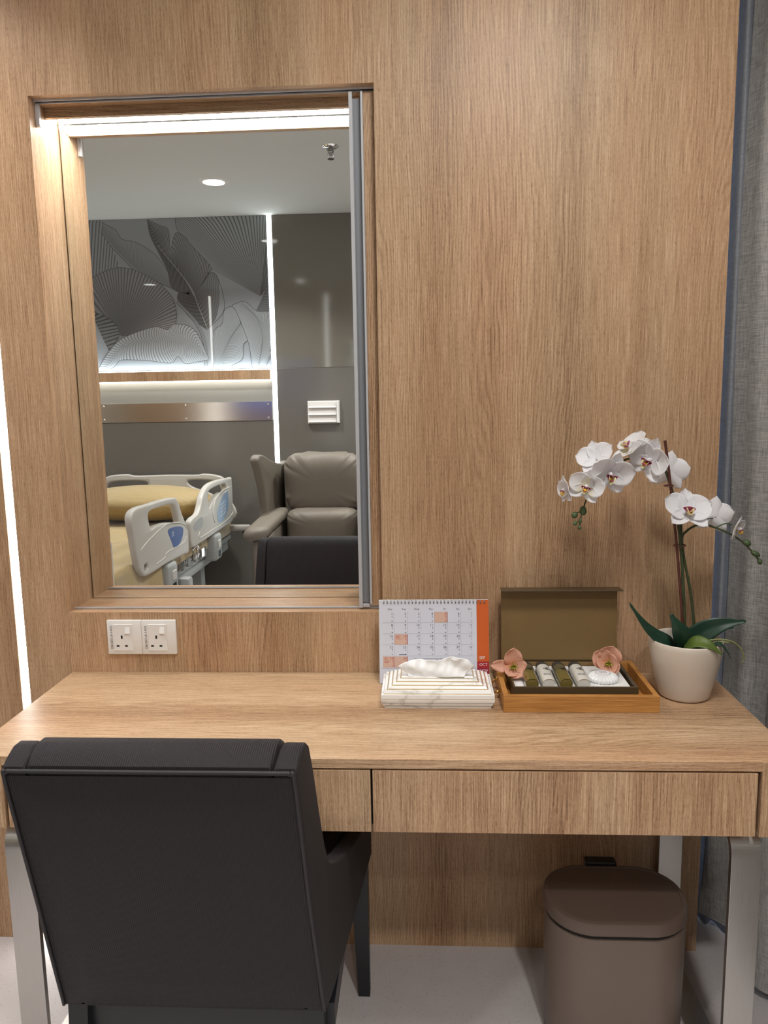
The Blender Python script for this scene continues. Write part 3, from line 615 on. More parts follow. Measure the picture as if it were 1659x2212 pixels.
for d in range(1, 31):
    r, c = divmod(d-1, 7); hol = d in (5, 16, 29, 30); tgt = tr if hol else (tl if c == 6 else tk)
    text(tgt, str(d), 0.0078, CM(xs[c]-2.6, ys[r]+7.6, 0.00035), 'RIGHT')
    for q_ in range(2): join(tgt, plate(xs[c]-4.6, xs[c]-3.3, ys[r]+9.3+2.4*q_, ys[r]+10.6+2.4*q_, 0.0002, 0.0003))
    join(tgt, plate(xs[c]-5.2, xs[c]-3.2, ys[r]+20.0, ys[r]+21.4, 0.0002, 0.0003))
for x0, y0, ws in ((854, 1374.0, (11, 8, 9, 14)), (829, 1421.5, (9, 6, 10, 12, 10))):
    for k, w_ in enumerate(ws): join(tr, plate(x0, x0+w_, y0+k*2.6, y0+k*2.6+0.7, 0.0002, 0.0003))
join(tk, plate(861, 877, 1415.2, 1416.4, 0.0002, 0.0003))
text(tk, '5', 0.0036, CM(886, 1425.5, 0.0003), 'LEFT'); text(tk, "Prophet Muhammad's Birthday (Maulidur Rasul)", 0.0036, CM(892.5, 1425.5, 0.0003), 'LEFT'); text(tk, '16', 0.0036, CM(886, 1429.5, 0.0003), 'LEFT')
for nm_, b_, m_ in (('dates', tk, INK), ('sunday_dates', tl, INKL), ('holiday_dates', tr, INKR)): mk(nm_, b_, m_, cal)['kind'] = 'stuff'
tw = bmesh.new()
for s_, yy in (('SEP', 1425.4), ('OCT', 1439.8), ('NOV', 1453)): text(tw, s_, 0.0088, CM(1031.5, yy, 0.0002), 'LEFT', 0.0001)
mk('tab_lettering', tw, WHITEINK, cal)
ring0 = None
for k in range(29):
    px = 829.5 + k*(1043-829.5)/28
    if ring0 is None:
        b = bmesh.new()
        for dx in (-0.0012, 0.0012):
            pts = [Vector((dx, 0.0048*math.cos(a), 0.0062*math.sin(a)-0.0018)) for a in [PI*(-0.35)+ (2*PI*0.93)*j/18 for j in range(19)]]
            tube(pts, 0.00045, 5, b, raw=True)
        ring0 = mk('spiral_ring', b, mat('silver_wire', (0.75, 0.75, 0.76), 0.25, 1.0), cal, smooth='all', local=True); rg = ring0
    else: rg = ring0.copy(); col.objects.link(rg)
    rg.location = CP(px, 1300.5, -0.0008) - cal.location
hl = bmesh.new()
for k in range(29):
    px = 829.5 + k*(1043-829.5)/28; join(hl, plate(px-1.5, px+1.5, 1304.2, 1307.0, 0.0001, 0.0002))
mk('punched_holes', hl, BLACK, cal)
# ------------------------------------------------------------------ tissue box
tb = empty('tissue_box', (0.07, -0.165, ZD), 'white marble-look stepped tissue box with gold edging and pulled tissue', 'tissue box')
MARB = marble(); GOLD = mat('gold_trim', (0.62, 0.47, 0.24), 0.28, 0.8)
def slabbox(x0, x1, y0, y1, z0, z1, tp=0.0):
    b = bmesh.new(); V = [b.verts.new(v) for v in ((x0,y0,z0),(x1,y0,z0),(x1,y1,z0),(x0,y1,z0),(x0+tp,y0+tp,z1),(x1-tp,y0+tp,z1),(x1-tp,y1-tp,z1),(x0+tp,y1-tp,z1))]
    for f in ((3,2,1,0),(4,5,6,7),(0,1,5,4),(1,2,6,5),(2,3,7,6),(3,0,4,7)): b.faces.new([V[i] for i in f])
    return b
lay = [  # inset from widest, z0, z1
    (0.007, 0.0000, 0.0050), (0.0040, 0.0070, 0.0130), (0.0005, 0.0148, 0.0215), (0.0, 0.0233, 0.0320), (0.0045, 0.0338, 0.0395), (0.0140, 0.0413, 0.0450), (0.0235, 0.0468, 0.0500), (0.0330, 0.0518, 0.0548), (0.0420, 0.0564, 0.0590)]
X0, X1, Y0_, Y1_ = -0.0505, 0.1905, -0.2265, -0.098
prevz = 0
for i, (ins, z0, z1) in enumerate(lay):
    iy = ins if i < 5 else ins*0.92
    mk('layer', slabbox(X0+ins, X1-ins, Y0_+iy, Y1_-iy, ZD+z0, ZD+z1, 0.0022 if i > 3 else (-0.0012 if i < 3 else 0.0)), MARB, tb)
    if i: 
        pin = max(lay[i-1][0], ins)+(0.0003 if i < 5 else -0.0016)
        mk('gold_trim', slabbox(X0+pin, X1-pin, Y0_+pin*0.95, Y1_-pin*0.95, ZD+prevz-0.0001, ZD+z0+0.0001), GOLD, tb)
    prevz = z1
mk('opening', slabbox(0.012, 0.126, -0.172, -0.152, ZD+0.0588, ZD+0.0594), GAP, tb)
def tis(s, t):
    # fan of paper: narrow at slot, wide at top
    cx = 0.068; bw = 0.060; tw_ = 0.081
    x = cx + (s-0.5)*2*(bw*(1-t) + tw_*t) + 0.002*math.sin(t*5+s*9)
    top = 0.024 + 0.004*math.sin(s*PI) + 0.011*math.exp(-((s-0.78)/0.16)**2) + 0.003*math.exp(-((s-0.22)/0.15)**2)
    top -= 0.010*max(0, abs(s-0.5)-0.42)/0.08
    z = ZD + 0.0585 + (top+0.008)*t - 0.004*t*math.sin(s*14)**2*0.4
    y = -0.188 + 0.004*t + 0.0035*math.sin(s*17 + t*3)*(0.3+0.7*t) + 0.0018*math.sin(s*43 - 5*t)*t + 0.003*math.sin(s*6+6*t)
    return Vector((x, y, z))
o = mk('tissue', grid(tis, 60, 16), mat('tissue_paper', (0.90, 0.90, 0.90), 0.95, 0, 0.35, 45), tb, smooth='all'); solidify(o, 0.0006)
def tis2(s, t):
    p = tis(s, t); p.y += 0.010 - 0.006*t + 0.003*math.sin(s*13+1); p.z -= 0.004*t; p.x = 0.068+(p.x-0.068)*(0.96-0.05*t); return p
solidify(mk('tissue', grid(tis2, 50, 12), bpy.data.materials['tissue_paper'], tb, smooth='all'), 0.0006)
# ------------------------------------------------------------------ bamboo tray + gift box
BAM = bamboo(); BOXB = mat('olive_brown_card', (0.200, 0.122, 0.042), 0.55, 0, 0.35, 700, var=0.06, vscale=500); BOXD = mat('dark_brown_card', (0.078, 0.050, 0.022), 0.4, 0, 0.2, 600)
TX0, TX1, TY0, TY1 = 0.208, 0.531, -0.240, -0.018
tray = empty('bamboo_tray', ((TX0+TX1)/2, (TY0+TY1)/2, ZD), 'rectangular bamboo tray holding the open brown amenity box', 'tray')
mk('base', box(TX0+0.008, TX1-0.008, TY0+0.008, TY1-0.008, ZD, ZD+0.008), BAM, tray)
mk('side', box(TX0, TX1, TY0, TY0+0.011, ZD, ZD+0.0365, 0.001), BAM, tray); mk('side', box(TX0, TX1, TY1-0.011, TY1, ZD, ZD+0.0365, 0.001), BAM, tray)
mk('side', box(TX0, TX0+0.011, TY0+0.011, TY1-0.011, ZD, ZD+0.0365, 0.001), BAM, tray); mk('side', box(TX1-0.011, TX1, TY0+0.011, TY1-0.011, ZD, ZD+0.0365, 0.001), BAM, tray)
BRASS = mat('polished_brass', (0.75, 0.50, 0.16), 0.15, 1.0)
for X, s_ in ((TX0, -1), (TX1, 1)):
    hp = tube([(X, -0.165, ZD+0.020), (X+s_*0.010, -0.163, ZD+0.014), (X+s_*0.013, -0.13, ZD+0.009), (X+s_*0.010, -0.097, ZD+0.014), (X, -0.095, ZD+0.020)], 0.0022, 8)
    h_ = mk('handle', hp, BRASS, tray, smooth='all', label='brass drop handle')
    for yy in (-0.165, -0.095):
        b = lathe([(0, 0.004), (0.006, 0.003), (0.0095, 0)], 16); b.transform(Matrix.Translation((X, yy, ZD+0.021)) @ Matrix.Rotation(s_*PI/2, 4, 'Y')); mk('boss', b, BRASS, h_, smooth=True)
bxr = empty('amenity_box', (0.365, -0.12, ZD+0.008), 'open brown presentation box with raised lid on the bamboo tray', 'box')
BX0, BX1, BY0, BY1, BZ0, BZ1 = 0.233, 0.497, -0.204, -0.042, ZD+0.0082, ZD+0.0425
mk('floor_panel', box(BX0, BX1, BY0, BY1, BZ0, BZ0+0.003), BOXD, bxr)
mk('wall_panel', box(BX0, BX1, BY0, BY0+0.004, BZ0, BZ1, 0.0006), BOXD, bxr); mk('wall_panel', box(BX0, BX1, BY1-0.004, BY1, BZ0, BZ1, 0.0006), BOXB, bxr)
mk('wall_panel', box(BX0, BX0+0.004, BY0+0.004, BY1-0.004, BZ0, BZ1, 0.0006), BOXD, bxr); mk('wall_panel', box(BX1-0.004, BX1, BY0+0.004, BY1-0.004, BZ0, BZ1, 0.0006), BOXD, bxr)
mk('insert_card', box(BX0+0.006, BX1-0.010, BY0+0.0045, BY1-0.006, BZ0+0.012, BZ0+0.0245), mat('white_insert_card', (0.80, 0.79, 0.78), 0.6), bxr, label='white insert card')
mk('gold_edge', box(BX1-0.0042, BX1+0.0002, BY0+0.001, BY0+0.0025, BZ0+0.006, BZ1+0.0003), BRASS, bxr)
# lid: hinge board + tilted back + front flap
LT = math.radians(3)
lid = bmesh.new()
LH = 0.172
M = Matrix.Translation((0, -0.040, BZ1)) @ Matrix.Rotation(-LT, 4, 'X')
join(lid, box(BX0-0.010, BX1-0.006, 0.0, 0.003, 0.0, LH, 0.0006), M); lo_ = mk('lid', lid, BOXB, bxr)
fl = bmesh.new(); join(fl, box(BX0-0.012, BX1-0.001, -0.034, 0.004, LH, LH+0.003, 0.0006), M); mk('lid_flap', fl, BOXD, bxr)
for x in (BX0+0.006, BX1-0.024):
    b = bmesh.new(); join(b, box(x, x+0.0012, -0.0006, 0.0, 0.006, LH-0.006), M); mk('crease', b, mat('card_crease', (0.20, 0.13, 0.055), 0.5), lo_)
b = bmesh.new(); join(b, box(BX0-0.008, BX1-0.008, -0.0006, 0.0004, 0.001, 0.004), M); mk('hinge_fold', b, BOXD, lo_)
# bottles
BG = mat('bottle_olive_liquid', (0.26, 0.20, 0.05), 0.06, trans=0.45, coat=0.6); BW = mat('bottle_frosted', (0.66, 0.64, 0.58), 0.22, coat=0.3); CAP = mat('bottle_smoky_cap', (0.030, 0.034, 0.038), 0.25)
BGD = mat('bottle_smoky_shoulder', (0.10, 0.085, 0.045), 0.1, coat=0.6)
def bottle(x, white, label):
    zc = BZ0+0.0245+0.0128; r = empty('toiletry_bottle', (x, -0.145, BZ0+0.0245), label, 'bottle', 'toiletry bottles lying in the box')
    def sec(y, rx, rz, n=24): return [(x + 0.0 + rx*math.copysign(abs(math.cos(a))**0.8, math.cos(a)), y, zc + rz*math.copysign(abs(math.sin(a))**0.9, math.sin(a))) for a in [2*PI*k/n for k in range(n)]]
    def loft(rows):
        b = bmesh.new(); R_ = [[b.verts.new(v) for v in sec(*q)] for q in rows]
        for A, B in zip(R_, R_[1:]):
            for k in range(24): b.faces.new((A[k], B[k], B[(k+1)%24], A[(k+1)%24]))
        b.faces.new(R_[0]); b.faces.new(R_[-1][::-1]); bmesh.ops.recalc_face_normals(b, faces=b.faces); return b
    mk('bottle_body', loft([(-0.194, 0.0125, 0.010), (-0.1955, 0.0135, 0.0115), (-0.190, 0.0145, 0.0125), (-0.150, 0.0150, 0.0128), (-0.120, 0.0150, 0.0128), (-0.104, 0.0145, 0.0125)]), BW if white else BG, r, smooth=True)
    mk('bottle_cap', loft([(-0.104, 0.0150, 0.0128), (-0.092, 0.0148, 0.0126), (-0.080, 0.0125, 0.0105), (-0.074, 0.008, 0.007)]), CAP, r, smooth=True)
    if not white: mk('shoulder', loft([(-0.138, 0.01515, 0.0130), (-0.118, 0.0152, 0.0130), (-0.1035, 0.0147, 0.0127)]), BGD, r, smooth=True)
    b = bmesh.new(); text(b, 'lyf', 0.016, frame((x-0.001, -0.128, zc+0.0132), (0, -1, 0), (1, 0, 0)), 'LEFT', 0.0001)
    mk('lettering', b, BLACK, r)
    if white:
        b = bmesh.new()
        for k in range(3): box(x-0.008, x+0.008, -0.166-0.003*k, -0.165-0.003*k, zc+0.0124, zc+0.0131, bm=b)
        mk('small_print', b, mat('grey_print', (0.3, 0.3, 0.3), 0.6), r)
bottle(0.274, False, 'first bottle from the left, olive liquid, half under the left peach flower'); bottle(0.310, True, 'second bottle from the left, milky white with grey cap')
bottle(0.3465, False, 'third bottle from the left, clear olive liquid between two white bottles'); bottle(0.384, True, 'fourth bottle from the left, milky white beside the soap')
# soap
so = empty('wrapped_soap', (0.437, -0.138, BZ0+0.0245), 'round pleat-wrapped white soap with paper label', 'soap')
def soapf(u, v):
    a = u*2*PI; r = 0.033*math.sin(min(v*1.15, 1)*PI/2) if v < 0.87 else 0.033; 
    prof = [(0.0, 0.017), (0.018, 0.0168), (0.026, 0.0135), (0.031, 0.0085), (0.0315, 0.004), (0.028, 0.0002)]
    t = v*(len(prof)-1); i = min(int(t), len(prof)-2); q = t-i; rr = prof[i][0]*(1-q)+prof[i+1][0]*q; zz = prof[i][1]*(1-q)+prof[i+1][1]*q
    pl = 1 + 0.05*math.sin(a*26)*min(1, rr/0.02) if rr > 0.014 else 1
    return Vector((0.437+rr*pl*1.05*math.cos(a), -0.138+rr*pl*math.sin(a), BZ0+0.0245+zz + (0.0006*math.sin(a*26+1) if 0.014 < rr < 0.031 else 0)))
mk('soap_wrapper', grid(soapf, 156, 15, closeu=True), mat('pleated_wrap', (0.78, 0.78, 0.78), 0.25, coat=0.4), so, smooth='all')
mk('soap_label', lathe([(0, 0.0182), (0.0165, 0.0180), (0.0172, 0.0172)], 32, (0.437, -0.138, BZ0+0.0245)), mat('soap_label', (0.85, 0.85, 0.86), 0.4), so)
b = lathe([(0.0150, 0.0184), (0.0156, 0.0185), (0.0162, 0.0183)], 40, (0.437, -0.138, BZ0+0.0245)); 
for k, w_ in enumerate((0.016, 0.018, 0.014)): box(0.437-w_/2, 0.437+w_/2, -0.133-0.005*k, -0.1315-0.005*k-(0 if k else -0.001), BZ0+0.0245+0.0182, BZ0+0.0245+0.0186, bm=b)
mk('label_print', b, mat('label_grey', (0.35, 0.35, 0.37), 0.6), so)
# ------------------------------------------------------------------ petals
def petal_bm(L, W, cup=0.0, curl=0.0, ruff=0.0, narrow=0.6, tipp=1.0, nu=12, nv=14, tw=0.0, ph=0.0, y0=0.0):
    def f(s, t):
        uu = min(1.0, 0.03 + 0.97*t)**narrow; wdt = W*max(0.0, 1-abs(2*uu-1)**2.1)**(0.5 if tipp < 1 else 0.6)
        wdt = max(wdt, 0.0012)
        x = (s-0.5)*2; px_ = x*wdt
        z = cup*(px_*px_)/max(W, 1e-4) + curl*t*t*L + ruff*math.sin(x*5+ph)*t*abs(x)*L + ruff*0.8*math.sin(t*11+ph+x*2)*abs(x)**2*L + tw*px_*t
        return Vector((px_, y0 + L*t*(1-0.06*x*x), z))
    return grid(f, nu, nv)
def petalmat(name, base, centre, edge=None, rough=0.55, tr=0.25):
    mt, nt, b = new(name); g = G(nt); uv = g.n('ShaderNodeUVMap').outputs[0]; sep = g.n('ShaderNodeSeparateXYZ'); g.l(uv, sep.inputs[0])
    vein = g.noise(g.mapping(uv, (14, 0.6, 1)), 3, 2); f = g.ramp(sep.outputs[1], [(0.05, (1,)*3), (0.45, (0,)*3)])
    c = g.mix(f, base, centre); c = g.mix(g.math('MULTIPLY', vein, 0.22), c, tuple(k*0.78 for k in base))
    g.l(c, b.inputs['Base Color']); b.inputs['Roughness'].default_value = rough; b.inputs['Specular IOR Level'].default_value = 0.3
    bp = g.n('ShaderNodeBump'); bp.inputs['Strength'].default_value = 0.35; bp.inputs['Distance'].default_value = 0.002; g.l(vein, bp.inputs['Height']); g.l(bp.outputs[0], b.inputs['Normal'])
    trn = g.n('ShaderNodeBsdfTranslucent'); g.l(c, trn.inputs[0]); mx = g.n('ShaderNodeMixShader'); mx.inputs[0].default_value = tr
    g.l(b.outputs[0], mx.inputs[1]); g.l(trn.outputs[0], mx.inputs[2]); g.l(mx.outputs[0], nt.nodes['Material Output'].inputs[0]); return mt
PET = petalmat('orchid_petal', (0.93, 0.92, 0.94), (0.93, 0.92, 0.94), tr=0.3); PETY = petalmat('orchid_petal_yellow_throat', (0.92, 0.91, 0.92), (0.86, 0.80, 0.55), tr=0.3); LIPY = mat('orchid_lip_cream', (0.72, 0.64, 0.34), 0.5); LIPM = mat('orchid_lip_magenta', (0.33, 0.05, 0.13), 0.5, var=0.5, vscale=400); LIPG = mat('orchid_lip_gold', (0.80, 0.42, 0.02), 0.5)
# ------------------------------------------------------------------ orchid
PX, PY = 0.613, -0.140
orch = empty('potted_orchid', (PX, PY, ZD), 'artificial white orchid with two arching sprays in a cream pot', 'plant')
CER = mat('cream_ceramic', (0.62, 0.545, 0.465), 0.33, 0, 0.15, 1200, var=0.06, vscale=700, coat=0.25)
mk('pot', lathe([(0, 0.0), (0.046, 0.0), (0.0515, 0.003), (0.054, 0.008), (0.0605, 0.035), (0.068, 0.065), (0.0735, 0.092), (0.0768, 0.118), (0.0765, 0.128), (0.0752, 0.1305), (0.0735, 0.129), (0.0728, 0.122), (0.068, 0.095), (0.066, 0.092)], 64, (PX, PY, ZD)), CER, orch, smooth='all')
mk('soil', lathe([(0, 0.105), (0.03, 0.104), (0.0665, 0.098)], 40, (PX, PY, ZD)), mat('dark_moss', (0.018, 0.016, 0.012), 0.95, 0, 0.8, 120), orch)
STAKE = mat('brown_stake', (0.085, 0.022, 0.016), 0.5, 0, 0.3, 80); STEM = mat('green_stem', (0.045, 0.060, 0.022), 0.6, 0, 0.5, 160, var=0.35, vscale=60); STEM2 = mat('pale_root', (0.22, 0.23, 0.09), 0.6)
def pts(L, y): return [(a, y if len(q) == 0 else q[0], z) for a, z, *q in L]
mk('stake', tube([(0.606, -0.150, 0.835), (0.604, -0.150, 0.875), (0.584, -0.150, 1.055), (0.565, -0.150, 1.196), (0.550, -0.150, 1.293)], 0.0030, 8), STAKE, orch, smooth=True)
S1 = [(0.612, -0.138, 0.835), (0.611, -0.138, 0.869), (0.602, -0.140, 0.993), (0.588, -0.142, 1.105), (0.574, -0.142, 1.175), (0.561, -0.142, 1.215), (0.548, -0.142, 1.243), (0.531, -0.145, 1.256), (0.506, -0.148, 1.259), (0.477, -0.150, 1.256), (0.448, -0.152, 1.244), (0.424, -0.152, 1.225), (0.404, -0.150, 1.196), (0.390, -0.148, 1.168), (0.384, -0.148, 1.150)]
mk('stem', tube(S1, lambda t: 0.0036-0.0020*t, 8), STEM, orch, smooth='all')
S2 = [(0.634, -0.130, 0.84), (0.634, -0.130, 0.872), (0.624, -0.132, 0.951), (0.606, -0.134, 1.030), (0.598, -0.134, 1.079), (0.607, -0.134, 1.097), (0.628, -0.134, 1.110), (0.649, -0.134, 1.110), (0.679, -0.132, 1.100), (0.704, -0.130, 1.088), (0.729, -0.130, 1.071), (0.752, -0.130, 1.047), (0.764, -0.130, 1.031)]
mk('stem', tube(S2, lambda t: 0.0035-0.0020*t, 8), STEM, orch, smooth='all')
mk('stem', tube([(0.602, -0.140, 0.94), (0.600, -0.137, 1.02), (0.596, -0.136, 1.085), (0.594, -0.136, 1.13)], 0.0026, 8), STEM, orch, smooth='all')
for (a, z, ln) in ((0.562, 1.196, 0.016), (0.590, 1.067, 0.022)):
    mk('clip', tube([(a-ln*0.5, -0.151, z+0.001), (a, -0.156, z), (a+ln*0.5, -0.151, z+0.002), (a+ln*0.4, -0.138, z+0.002), (a-ln*0.4, -0.138, z+0.001), (a-ln*0.5, -0.150, z+0.001)], 0.0014, 6), STAKE, orch, smooth='all')
mk('stem', tube([(0.628, -0.134, 1.110), (0.650, -0.130, 1.122), (0.664, -0.128, 1.124)], 0.0014, 6), STEM, orch, smooth='all')
mk('stem', tube([(0.668, -0.132, 1.104), (0.688, -0.134, 1.113), (0.702, -0.136, 1.110)], 0.0013, 6), STEM, orch, smooth='all')
def flower(pos, nrm, roll, size, yellow=False, lip=True, back=False, spread=1.0):
    """sepals as the part, petals / lip / column its sub-parts; local z = facing"""
    nz = Vector(nrm).normalized(); upv = Vector((0, 0, 1)); yx = (upv - nz*upv.dot(nz)).normalized(); xx = yx.cross(nz)
    M = Matrix((xx, yx, nz)).transposed().to_4x4(); M.translation = Vector(pos) - orch.location
    M = M @ Matrix.Rotation(roll, 4, 'Z')
    mt = PETY if yellow else PET
    s = size*1.17
    b = bmesh.new()
    for ang, L, W in ((0.0, 1.0, 0.33), (math.radians(132), 0.96, 0.32), (math.radians(-132), 0.96, 0.32)):
        join(b, petal_bm(L*s, W*s, cup=0.5, curl=0.10, narrow=0.80, nu=8, nv=10, ph=ang), Matrix.Rotation(ang, 4, 'Z') @ Matrix.Rotation(math.radians(8), 4, 'X'))
    fl_ = mk('flower', b, mt, orch, smooth='all', local=True); fl_.matrix_local = M; solidify(fl_, 0.0006)
    for k, ang in enumerate((math.radians(68), math.radians(-68))):
        b = petal_bm(1.0*s, 0.53*s, cup=0.28, curl=0.06+0.08*k, ruff=0.02, narrow=0.92, tipp=0.62, ph=pos[0]*37+k)
        b.transform(Matrix.Translation((0, 0, 0.0015)) @ Matrix.Rotation(ang, 4, 'Z') @ Matrix.Rotation(math.radians(12), 4, 'X'))
        p = mk('petal', b, mt, fl_, smooth='all', local=True); solidify(p, 0.0006)
    if lip:
        b = petal_bm(0.42*s, 0.13*s, cup=2.0, curl=0.25, narrow=0.9, nu=8, nv=8)
        b.transform(Matrix.Translation((0, -0.03*s, 0.006)) @ Matrix.Rotation(PI, 4, 'Z') @ Matrix.Rotation(math.radians(35), 4, 'X')); solidify(mk('lip', b, LIPY, fl_, smooth='all', local=True), 0.0006)
        b = bmesh.new()
        for sg in (-1, 1): join(b, petal_bm(0.30*s, 0.11*s, cup=2.0, curl=0.2, nu=6, nv=6), Matrix.Translation((0, -0.06*s, 0.010)) @ Matrix.Rotation(sg*math.radians(70), 4, 'Z') @ Matrix.Rotation(math.radians(22), 4, 'X'))
        solidify(mk('lip', b, LIPM, fl_, smooth='all', local=True, label='magenta speckled side lobes'), 0.0006)
        b = lathe([(0, 0.016), (0.0035, 0.014), (0.0042, 0.009), (0.003, 0.003)], 12, (0, 0.002, 0)); mk('column', b, PET, fl_, smooth='all', local=True)
        b = lathe([(0, 0.0045), (0.0035, 0.003), (0.0042, 0), (0.003, -0.003)], 10, (0, -0.14*s, 0.015)); mk('callus', b, LIPG, fl_, smooth='all', local=True, label='golden callus')
    return fl_
flower((0.385, -0.170, 1.200), (-0.25, -0.95, -0.05), math.radians(-18), 0.036, True)
flower((0.352, -0.150, 1.190), (-0.95, -0.25, -0.1), math.radians(10), 0.030)
flower((0.430, -0.172, 1.228), (0.15, -0.9, -0.30), math.radians(-12), 0.046, False)
flower((0.410, -0.146, 1.254), (-0.40, -0.72, 0.50), math.radians(20), 0.038, lip=False)
flower((0.516, -0.172, 1.254), (-0.70, -0.70, -0.05), math.radians(-25), 0.046, False)
flower((0.482, -0.148, 1.272), (-0.55, -0.25, 0.80), math.radians(-60), 0.044, True)
flower((0.566, -0.118, 1.222), (0.45, 0.85, 0.1), math.radians(10), 0.042, lip=False)
flower((0.596, -0.158, 1.140), (0.10, -0.75, 0.55), math.radians(-8), 0.048, False)
flower((0.664, -0.128, 1.126), (0.25, 0.90, 0.05), math.radians(8), 0.040, lip=False)
flower((0.701, -0.150, 1.106), (0.75, -0.60, -0.25), math.radians(5), 0.026, True)
BUD = mat('green_bud', (0.06, 0.10, 0.035), 0.5, var=0.25, vscale=40)
for (x, z, rx, rz, ty) in ((0.3835, 1.146, 0.0080, 0.0105, 0), (0.3655, 1.137, 0.0072, 0.0075, 0.6), (0.3775, 1.124, 0.0040, 0.0055, 0), (0.3670, 1.119, 0.0052, 0.0050, 0.4), (0.3765, 1.110, 0.0038, 0.0052, 0), (0.737, 1.070, 0.0095, 0.0070, 0.5), (0.756, 1.046, 0.0110, 0.0062, 0.5), (0.766, 1.029, 0.0050, 0.0072, -0.3)):
    b = lathe([(0, 1), (0.35, 0.92), (0.75, 0.6), (1, 0.05), (0.92, -0.4), (0.55, -0.85), (0, -1)], 14)
    b.transform(Matrix.Translation((x, -0.150 if x < 0.5 else -0.130, z)) @ Matrix.Rotation(ty, 4, 'Y') @ Matrix.Diagonal((rx, (rx+rz)/2, rz, 1))); mk('bud', b, BUD, orch, smooth='all')
mk('stem', tube([(0.386, -0.148, 1.156), (0.3800, -0.149, 1.135), (0.3780, -0.150, 1.122), (0.3765, -0.150, 1.112)], 0.0012, 6), STEM, orch, smooth='all')
mk('stem', tube([(0.3820, -0.149, 1.140), (0.3740, -0.150, 1.143), (0.3670, -0.150, 1.138)], 0.0011, 6), STEM, orch, smooth='all')
mk('stem', tube([(0.3785, -0.150, 1.122), (0.3720, -0.150, 1.122), (0.3670, -0.150, 1.119)], 0.0010, 6), STEM, orch, smooth='all')
LEAFD = mat('dark_green_leaf', (0.012, 0.042, 0.024), 0.38, 0, 0.2, 60, var=0.3, vscale=30); LEAFL = mat('fresh_green_leaf', (0.085, 0.13, 0.022), 0.42, 0, 0.2, 60, var=0.35, vscale=25)
def bigleaf(path, wd, side, matl, fold=0.25, prof=0.75):
    C = cr(path, 8); L = len(C)-1; S = Vector(side).normalized()
    def f(s, t):
        i = min(int(t*L), L-1); c = C[i].lerp(C[i+1], t*L-i); d = (C[i+1]-C[i]).normalized()
        sd_ = (S - d*S.dot(d)).normalized(); n_ = d.cross(sd_)
        ww = wd*max(0.22, math.sin(PI*(0.10+0.90*t**prof))) * (1 if t < 0.94 else max(0.05, math.sqrt(max(0.0, 1-((t-0.94)/0.06)**2))))
        x = (s-0.5)*2
        return c + sd_*x*ww + n_*(abs(x)*ww*fold)
    o_ = mk('leaf', grid(f, 8, 24), matl, orch, smooth='all'); solidify(o_, 0.0012); return o_
bigleaf([(0.592, -0.142, 0.836), (0.575, -0.150, 0.856), (0.545, -0.155, 0.874), (0.516, -0.158, 0.902), (0.484, -0.155, 0.946)], 0.016, (0.5, 0.6, 0.62), LEAFD, 0.2)
bigleaf([(0.612, -0.150, 0.832), (0.604, -0.168, 0.862), (0.586, -0.176, 0.893), (0.568, -0.172, 0.926)], 0.023, (0.9, 0.1, 0.42), LEAFD, 0.3)
bigleaf([(0.618, -0.138, 0.836), (0.640, -0.140, 0.868), (0.680, -0.150, 0.894), (0.733, -0.158, 0.905)], 0.024, (-0.30, 0.30, 0.90), LEAFD, 0.22)
bigleaf([(0.625, -0.125, 0.836), (0.655, -0.115, 0.862), (0.695, -0.110, 0.876), (0.728, -0.108, 0.876)], 0.017, (-0.1, 0.5, 0.8), LEAFD, 0.2)
bigleaf([(0.600, -0.165, 0.846), (0.616, -0.190, 0.868), (0.640, -0.206, 0.866), (0.664, -0.212, 0.848)], 0.016, (0.3, 0.75, 0.55), LEAFL, 0.15)
bigleaf([(0.640, -0.180, 0.850), (0.662, -0.196, 0.866), (0.676, -0.204, 0.852), (0.683, -0.208, 0.840)], 0.007, (0.2, 0.9, 0.3), LEAFD, 0.2)
mk('aerial_root', tube([(0.630, -0.150, 0.845), (0.655, -0.165, 0.864), (0.680, -0.172, 0.868), (0.703, -0.172, 0.862), (0.720, -0.172, 0.845), (0.726, -0.172, 0.826), (0.721, -0.172, 0.816)], lambda t: 0.0024-0.0012*t, 7), STEM2, orch, smooth='all')
mk('aerial_root', tube([(0.640, -0.165, 0.850), (0.662, -0.182, 0.866), (0.688, -0.186, 0.866)], 0.0018, 7), STEM2, orch, smooth='all')
